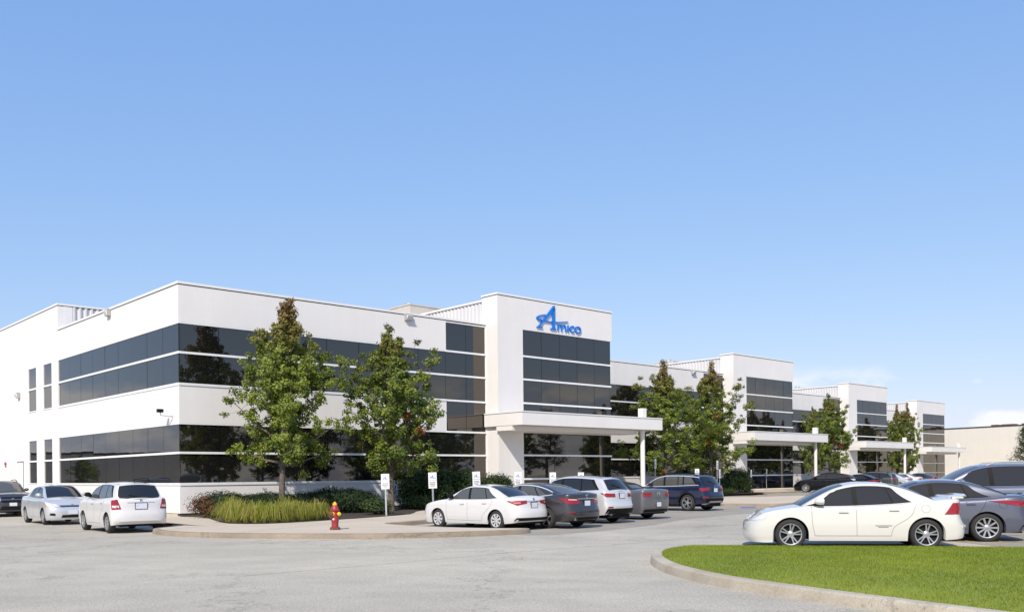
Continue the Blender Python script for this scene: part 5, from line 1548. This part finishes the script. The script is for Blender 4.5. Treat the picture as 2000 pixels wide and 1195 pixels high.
p, h = tree_spot(1302, DB - 3.6, 699); put_tree(tC, p, 'maple with orange top just right of the first canopy post', 2.0, (1.25, 1.25, h / 9.0))
p, h = tree_spot(1388, DB - 3.6, 702); put_tree(tC, p, 'maple with brown top just left of the second tower', 4.1, (1.18, 1.18, h / 9.0))
p, h = tree_spot(1586, 2 * DB - 3.2, 792); put_tree(tB, p, 'thin grey-green maple right of the second tower', 2.7, (.62, .62, h / 8.2))
p, h = tree_spot(1622, 2 * DB - 3.4, 766); put_tree(tB, p, 'green maple left of the third tower', .2, (1.12, 1.12, h / 8.2))
p, h = tree_spot(1752, 3 * DB - 3.2, 786); put_tree(tC, p, 'brownish maple right of the third tower', 5.2, (.8, .8, h / 9.0))
p, h = tree_spot(1772, 3 * DB - 5.2, 784); put_tree(tC, p, 'maple with thin top just left of the fourth tower', 3.3, (.85, .85, h / 9.0))

# planting beds
def bed(pts):
    w = [tuple(L2W(a, b)[:2]) for a, b in pts]
    o = slab('planting_bed', smooth_poly(ccw(w), 3), KH + .012, M['soil']); return struct(o)
BEDZ = KH + .01
def bl(px, py): return W2L(gp(px, py, KH))
bed([bl(402, 1010), bl(430, 1019), bl(460, 1022), bl(520, 1022), bl(600, 1018), bl(660, 1014), bl(720, 1010), bl(800, 1003.5), (9.2, -3.9), (12.5, -3.0), (16.2, -2.6), (16.4, -.15), (8, -.15), (.3, -.15), (.1, -1.6)])
for k in (1, 2, 3):
    a0 = TA1 + DA * (k - 1) + 2.5; bed([(a0, DB * k - 4.2), (a0 + 8, DB * k - 4.6), (a0 + 18.3, DB * k - 4.4), (a0 + 18.7, DB * k - 1), (a0 + 18.6, DB * k - .15), (a0, DB * k - .15)])

def shrub_mesh(seed, w, d, h, n, size, c0, c1, spiky=0.0, lumps=14, aspect=1.0, red=0.0):
    rg = np.random.default_rng(seed)
    cs = []
    for k in range(lumps):
        an = rg.uniform(0, 6.28); r = math.sqrt(rg.random()) * .75
        cs.append((r * math.cos(an) * w / 2, r * math.sin(an) * d / 2, h * rg.uniform(.30, .72) * (1 - .35 * r), rg.uniform(.26, .42)))
    cs = np.array(cs); idx = rg.integers(0, lumps, n)
    u = rg.normal(0, 1, (n, 3)); u /= np.linalg.norm(u, axis=1)[:, None]
    rr = cs[idx, 3] * rg.uniform(.55, 1.05 + spiky, n)
    P = cs[idx, :3] + u * rr[:, None] * np.array([min(w, 1.6), min(d, 1.6), h * .9])
    P[:, 2] = np.abs(P[:, 2]) * .98 + .02
    t = np.clip(.5 + rg.normal(0, .25, lumps)[idx] + rg.normal(0, .25, n), 0, 1)[:, None]
    col = np.array(c0) * (1 - t) + np.array(c1) * t
    if red:
        m = (P[:, 0] < -w * .36) & (rg.random(n) < red); col[m] = (.17, .06, .03)
    me = leaf_mesh('foliage', P, u, size, col, aspect, rg, upright=spiky * 2.5)
    # stems
    mb = MB()
    for k in range(9):
        q = cs[k % lumps]; mb.tube([(q[0] * .2, q[1] * .2, 0), (q[0] * .6, q[1] * .6, q[2] * .6), (q[0], q[1], q[2])], [.022, .014, .006], 5, cap=False)
    sm = mb.mesh('stems', smooth=50, fix=False); sm.materials.append(M['bark'])
    return me, sm
def put_shrub(ms, loc, label, cat, group, rz=0, sc=(1, 1, 1), name='shrub', m='leaf'):
    r = empty(name, loc, rz); r.scale = sc; tag(r, label, cat, group)
    if not ms[0].materials: ms[0].materials.append(M[m])
    link('foliage', ms[0], None, r); link('stems', ms[1], None, r)
    return r
yew = shrub_mesh(4, 1.9, 1.4, 1.02, 15000, .10, (.012, .028, .012), (.035, .062, .022), .35, 16, .34)
yewr = shrub_mesh(14, 1.7, 1.4, .95, 14000, .10, (.012, .028, .012), (.035, .062, .022), .35, 16, .34, .6)
for k, (px, b, lab) in enumerate(((432, -2.6, 'reddish dark yew at the left end of the bed'), (478, -2.5, 'dark yew behind the leftmost yellow grass'), (520, -2.4, 'dark yew left of the first maple trunk'), (575, -2.5, 'dark yew right of the first maple trunk'), (622, -2.7, 'dark yew behind the yellow grasses near the hydrant'), (664, -3.1, 'tall bushy yew directly behind the hydrant'), (699, -3.3, 'dark yew at the right end of the low hedge'))):
    a, _ = on_plane_b(px, 990, b)
    put_shrub(yewr if k == 0 else yew, L2W(a, b, BEDZ), lab, 'shrub', 'low yews in the corner bed', BROT if k == 0 else k * 1.3, (1, 1, (1.0, .92, .95, .93, .92, 1.12, .98)[k]), 'yew_shrub', 'needle')
# ornamental grasses
def grass_mesh(seed, n=300, h=.66, spread=.62):
    rg = np.random.default_rng(seed); V, F, Cc = [], [], []
    for k in range(n):
        az = rg.uniform(0, 6.283); r0 = .13 * math.sqrt(rg.random()); hh = h * (rg.uniform(.5, 1.05) if rg.random() < .85 else rg.uniform(1.0, 1.35)); sp_ = spread * rg.uniform(.15, 1.1)
        x0, y0 = r0 * math.cos(az), r0 * math.sin(az); w = rg.uniform(.006, .010)
        dx, dy = math.cos(az), math.sin(az); nx, ny = -dy * w, dx * w
        cc = np.array((.30, .33, .045)) * rg.uniform(.65, 1.25) if rg.random() < .75 else np.array((.42, .34, .13)) * rg.uniform(.8, 1.2)
        base = len(V); e_ = rg.uniform(.05, .8); pr = [(0, 0), (.16, .5), (.45, .84), (.78, .80), (1.0 + .15 * (1 - e_), e_ * .75)]
        for i, (q, z) in enumerate(pr):
            ww = 1 - .8 * i / 4
            V += [(x0 + dx * sp_ * q - nx * ww, y0 + dy * sp_ * q - ny * ww, z * hh), (x0 + dx * sp_ * q + nx * ww, y0 + dy * sp_ * q + ny * ww, z * hh)]
            Cc += [(*cc, 1)] * 2
        for i in range(4): F.append((base + 2 * i, base + 2 * i + 1, base + 2 * i + 3, base + 2 * i + 2))
    me = bpy.data.meshes.new('blades'); me.from_pydata(V, [], F)
    ca = me.color_attributes.new('leaf_color', 'FLOAT_COLOR', 'POINT'); ca.data.foreach_set('color', np.array(Cc, np.float32).ravel())
    me.materials.append(M['leaf']); return me
gm = [grass_mesh(31), grass_mesh(32), grass_mesh(33, 300, .58)]
gl = [(445, 1020), (462, 1021), (482, 1022), (500, 1022), (518, 1021.5), (536, 1021), (553, 1020), (570, 1019), (588, 1018), (604, 1017), (620, 1016), (634, 1015), (455, 1014), (492, 1015), (528, 1015), (562, 1014), (598, 1012)]
gnames = ['leftmost', 'second', 'third', 'fourth', 'fifth', 'sixth', 'seventh', 'eighth', 'ninth', 'tenth', 'eleventh', 'rightmost']
for k, (px, py) in enumerate(gl):
    p = gp(px, py - 2, BEDZ)
    o = link('ornamental_grass', gm[k % 3], None, None, p, (0, 0, k * 1.7))
    s_ = (1.0, 1.12, .84, 1.05, .78, 1.18, .92)[k % 7]; o.scale = (1.0 * s_, 1.0 * s_, s_)
    lab = (gnames[k] + ' tuft from the left in the front row of yellow-green grasses') if k < 12 else (['leftmost', 'second', 'third', 'fourth', 'rightmost'][k - 12] + ' tuft in the back row of yellow-green grasses')
    tag(o, lab, 'grass tuft', 'yellow-green ornamental grasses')
# big broadleaf shrubs
big = shrub_mesh(41, 3.0, 2.2, 2.1, 15000, .085, (.018, .038, .012), (.055, .088, .024), .05, 26)
for k, (px, b, sc, lab) in enumerate(((835, -2.3, (1.05, 1, 1.02), 'large dark broadleaf shrub left of the nearest tower behind the second sign'), (903, -2.5, (1.05, 1.05, 1.0), 'large dark broadleaf shrub in front of the glazed slot'), (962, -2.9, (.85, .9, .86), 'rounded dark shrub against the nearest tower column'))):
    a, _ = on_plane_b(px, 960, b); put_shrub(big, L2W(a, b, BEDZ), lab, 'shrub', 'large shrubs by the tower', k * 2.0 + BROT, sc, 'broadleaf_shrub')
a, _ = on_plane_b(1440, 950, DB - 2.6); put_shrub(big, L2W(a, DB - 2.6, BEDZ), 'large dark shrub at the foot of the second tower', 'shrub', 'large shrubs by the tower', 1.0, (1.0, .9, 1.05), 'broadleaf_shrub')
a, _ = on_plane_b(1395, 950, DB - 2.4); put_shrub(big, L2W(a, DB - 2.4, BEDZ), 'dark shrub behind the blue suv under the brown-topped maple', 'shrub', 'large shrubs by the tower', 2.2, (.9, .9, .8), 'broadleaf_shrub')
small = shrub_mesh(51, .9, .8, .55, 1600, .085, (.03, .055, .02), (.09, .13, .04), .3, 9, .6)
for k, (px, py, lab) in enumerate(((735, 1004, 'small leafy perennial at the foot of the first sign'), (820, 994, 'pale perennial in front of the white sedan'), (1420, 966, 'low grey-green perennial behind the blue suv'))):
    p = gp(px, py, BEDZ); put_shrub(small, p, lab, 'plant', 'small perennials in the beds', k, (1.2, 1.2, 1.25 if k != 2 else .9), 'perennial_plant')
# conifer at the right edge
def pine_meshes(seed, H, R, n=9000):
    rg = np.random.default_rng(seed); tr = MB(); tr.tube([(0, 0, 0), (.05, 0, H * .5), (0, .05, H)], [.11, .07, .02], 8)
    li = MB(); P, D, T = [], [], []
    for k in range(46):
        h = .28 + .72 * k / 46; z = H * h; ln = R * (1.08 - h) * rg.uniform(.75, 1.15) + .15; az = k * 2.4
        d = np.array([math.cos(az), math.sin(az), rg.uniform(.05, .35)])
        e = np.array([0, 0, z]) + d * ln
        li.tube([(0, 0, z), tuple(e)], [.02, .006], 4, cap=False)
        m = n // 46; t = rg.uniform(.3, 1.05, m)
        P.append(np.array([0, 0, z]) + d * ln * t[:, None] + rg.normal(0, .10, (m, 3))); D.append(np.tile(d + np.array([0, 0, .5]), (m, 1)))
    P = np.concatenate(P); D = np.concatenate(D); t = rg.random(len(P))[:, None]
    col = np.array((.025, .04, .018)) * (1 - t) + np.array((.075, .085, .035)) * t
    me = leaf_mesh('crown', P, D, .13, col, .3, rg, upright=.8); me.materials.append(M['needle'])
    tm = tr.mesh('trunk', smooth=50); tm.materials.append(M['bark']); lm = li.mesh('limbs', fix=False); lm.materials.append(M['bark'])
    return tm, lm, me
pine = pine_meshes(61, 5.2, 1.45, 6500)
p = at_depth(2006, 58); put_tree(pine, (p.x, p.y, 0), 'small pine cut off at the right edge of the picture', 0.5, (1, 1, .82), 'pines', 'pine_tree')

# ------------------------------------------------------------------ hydrant
hp = gp(654.5, 1033.5, KH)
hy = empty('fire_hydrant', (hp.x, hp.y, KH - .005), .35); tag(hy, 'red fire hydrant with yellow caps on the concrete pavement', 'hydrant')
mb = MB(); mb.lathe([(.001, 0), (.145, 0), (.15, .03), (.15, .05), (.10, .075), (.10, .09)], 26); mb.build('base_flange', M['rust'], hy, smooth=35)
mb = MB()
for k in range(8):
    an = k * math.pi / 4; mb.lathe([(.001, .075), (.016, .075), (.016, .05)], 6, 'z', (.128 * math.cos(an), .128 * math.sin(an), 0))
mb.build('flange_bolts', M['rust'], hy)
mb = MB(); mb.lathe([(.098, .085), (.098, .235), (.112, .24), (.112, .27), (.100, .275), (.098, .52), (.105, .535), (.135, .545), (.14, .575), (.115, .59), (.10, .64), (.07, .70), (.06, .715)], 28); mb.build('barrel', M['hyd_red'], hy, smooth=35)
mb = MB(); mb.lathe([(.062, .70), (.066, .715), (.062, .755), (.035, .765), (.030, .80), (.001, .805)], 18); mb.build('bonnet_cap', M['hyd_yellow'], hy, smooth=35)
for nm, an, r_, m in (('pumper_outlet', math.radians(215), .078, 'rust'), ('hose_outlet', math.radians(-52), .055, 'hyd_yellow'), ('hose_outlet', math.radians(128), .055, 'hyd_yellow')):
    d = Vector((math.cos(an), math.sin(an), 0)); c0 = Vector((0, 0, .455))
    mb = MB(); mb.tube([c0 + d * .07, c0 + d * .145], [r_ * .9, r_ * .95], 18); ou = mb.build(nm, M['hyd_red' if r_ < .06 else 'hyd_yellow'], hy, smooth=40)
    mb = MB(); mb.tube([c0 + d * .146, c0 + d * .18, c0 + d * .195], [r_ * 1.05, r_, r_ * .7], 18); cp = mb.build('outlet_cap', M[m], ou, smooth=40)
    mb = MB(); mb.tube([c0 + d * .195, c0 + d * .225], [.02, .02], 5); mb.build('cap_nut', M[m], ou)
mb = MB(); d = Vector((math.cos(math.radians(235)), math.sin(math.radians(235)), 0)); mb.tube([Vector((0, 0, .31)) + d * .095, Vector((0, 0, .31)) + d * .105], [.028, .028], 14); mb.build('white_disc', M['hyd_white'], hy)

# ------------------------------------------------------------------ parking signs
M['signpale'] = mat('sign_faded_blue', (0.22, 0.28, 0.52), 0.5)
def sign_post(px, py_top, base, label, h=None, lean=0.0, face=0.0):
    base = Vector(base); v = uvp(px, py_top)[1]; H_ = CAMH - v / FPX * base.y - base.z
    r = empty('parking_sign', base, face); tag(r, label, 'sign', 'reserved parking signs'); r.rotation_euler = (0, lean, face)
    mb = MB(); mb.obox((0, .02, H_ / 2 - .05), (.03, 0, 0), (0, .004, 0), (0, 0, H_ / 2 + .03)).obox((-.028, .032, H_ / 2 - .05), (.004, 0, 0), (0, .012, 0), (0, 0, H_ / 2 + .03)).obox((.028, .032, H_ / 2 - .05), (.004, 0, 0), (0, .012, 0), (0, 0, H_ / 2 + .03))
    mb.build('post', M['galv'], r)
    w, hh = .155, .29
    mb = MB(); mb.box(-w, w, .0, .012, H_ - 2 * hh, H_); pl = mb.build('plate', M['signwhite'], r)
    def bar(x0, x1, z0, z1, m):
        b_ = MB(); b_.box(x0, x1, -.003, .001, z0, z1); b_.build('print', M[m], pl)
    b_ = MB(); z0 = H_ - .16
    b_.quad((-.09, -.003, z0 - .07), (-.055, -.003, z0 - .07), (.02, -.003, z0 + .06), (-.005, -.003, z0 + .06)); b_.quad((.0, -.0035, z0 + .06), (.03, -.0035, z0 + .06), (.03, -.0035, z0 - .07), (.0, -.0035, z0 - .07)); b_.quad((-.11, -.004, z0 - .01), (-.10, -.004, z0 + .01), (.07, -.004, z0 - .03), (.06, -.004, z0 - .045))
    b_.build('logo', M['signpale'], pl, fix=False)
    for k in range(3): bar(.045 + k * .03, .066 + k * .03, z0 - .07, z0 - .04, 'signpale')
    bar(-.14, .14, H_ - .305, H_ - .29, 'signgrey')
    for j, (z, wd) in enumerate(((H_ - .37, .11), (H_ - .43, .12), (H_ - .49, .09))):
        x = -wd
        while x < wd - .02:
            l_ = RNG.uniform(.02, .045); bar(x, min(x + l_, wd), z - .018, z + .018, 'signgrey'); x += l_ + .008
    return r
FA = math.radians(20)
sign_post(752, 925, gp(754.5, 1007, KH), 'parking sign standing alone in front of the leaning maple trunk', lean=math.radians(-1.2), face=math.radians(3))
kb = lambda a: (-11.4 + .307 * (a - 3.0) + .9)
def sg(px, py, a, label, face=FA, lean=0.0):
    b = kb(a); p = L2W(a, b, KH - .01)
    # slide along the kerb line until it stands in the photo column
    for _ in range(8):
        b = kb(a); aa, _z = on_plane_b(px, 960, b); a = aa
    return sign_post(px, py, L2W(a, kb(a), KH - .01), label, face=face, lean=lean)
sg(847, 922, 5.5, 'parking sign seen above the bonnet of the white sedan', lean=math.radians(-1.5))
sg(933, 920.5, 8.5, 'parking sign against the dark shrub above the roof of the white sedan', lean=math.radians(-2))
sg(1012, 921, 11.5, 'parking sign in front of the white tower column')
sg(1080, 922, 14, 'parking sign before the tower glass above the silver suv')
sg(1135, 922, 16.5, 'parking sign rising behind the roof of the silver suv')
sg(1362, 915, 22.5, 'parking sign just above the roof of the dark blue suv')
sign_post(1281, 896, L2W(*((on_plane_b(1281, 960, -1.0)[0]), -1.0), KH - .01), 'tall accessible-bay sign beside the first canopy post', face=math.radians(62))
sign_post(1402, 899, L2W(on_plane_b(1402, 960, -1.6)[0], -1.6, KH - .01), 'tall accessible-bay sign right of the blue suv', face=math.radians(58))
sign_post(1405, 916, L2W(on_plane_b(1407, 960, -1.2)[0], -1.2, KH - .01), 'leaning parking sign right beside the tall sign by the blue suv', face=math.radians(58), lean=math.radians(-2))
for k, (px, py, pb, lab) in enumerate(((1438, 914, 961, 'thin parking sign in front of the shrub by the second tower'), (1467, 917, 960, 'thin parking sign at the left edge of the second tower glass'), (1497, 915.5, 958.5, 'left of two thin parking signs before the second tower glass'), (1524.5, 916, 957, 'right of two thin parking signs before the second tower glass'))):
    sign_post(px, py, gp(px + 1, pb, KH), lab, face=math.radians(60))

# ------------------------------------------------------------------ what stands beyond the picture and shows only as reflections
far_t = [(44, -6), (46, 0), (48, 6), (47, 12), (50, 18), (48, 24), (51, 30), (50, 36), (53, 42), (52, 48), (54, 54), (55, 61), (57, 68), (60, 75), (63, 82), (66, 90), (58, 10), (60, 26), (62, 44), (66, 62), (61, 93), (64.5, 101), (68.5, 109), (72, 116), (75, 121.5), (70, 78), (74, 86), (78, 94), (82, 101), (68, 70), (66, 54), (64, 36), (62, 18), (88, 99), (84, 90), (80, 82)]
for k, (x, y) in enumerate(far_t):
    put_tree((tB, pine, tC, tB)[k % 4], (x, y, 0), 'tree across the car park seen mirrored in the dark glass', k * 1.1, (1.9, 1.9, 1.65) if k % 4 == 1 else (1.35, 1.35, .95 + .1 * (k % 3)), 'trees mirrored in the glass', ('maple_tree', 'pine_tree', 'maple_tree', 'maple_tree')[k % 4])
for k, (x, y) in enumerate(((-66, 48), (-72, 62), (-78, 78), (-84, 96))):
    put_tree((tB, tC)[k % 2], (x, y, 0), 'tree left of the picture seen mirrored in the flank glass', k * 1.7, (.8, .8, .55), 'trees mirrored in the flank glass')
for (x, y, w, d, h, rz, m, lab) in ((-92, 70, 14, 70, 4.6, -.3, 'rtu', 'low beige unit left of the picture seen mirrored in the flank glass'),):
    r = empty('industrial_unit', (x, y, 0), rz); tag(r, lab, 'building')
    mb = MB(); mb.box(-w / 2, w / 2, -d / 2, d / 2, -.1, h); mb.build('wall', M[m], r)
    mb = MB(); mb.box(-w / 2 - .1, w / 2 + .1, -d / 2 - .1, d / 2 + .1, h + .001, h + .25); mb.build('roof_edge', M['plinth'], r)
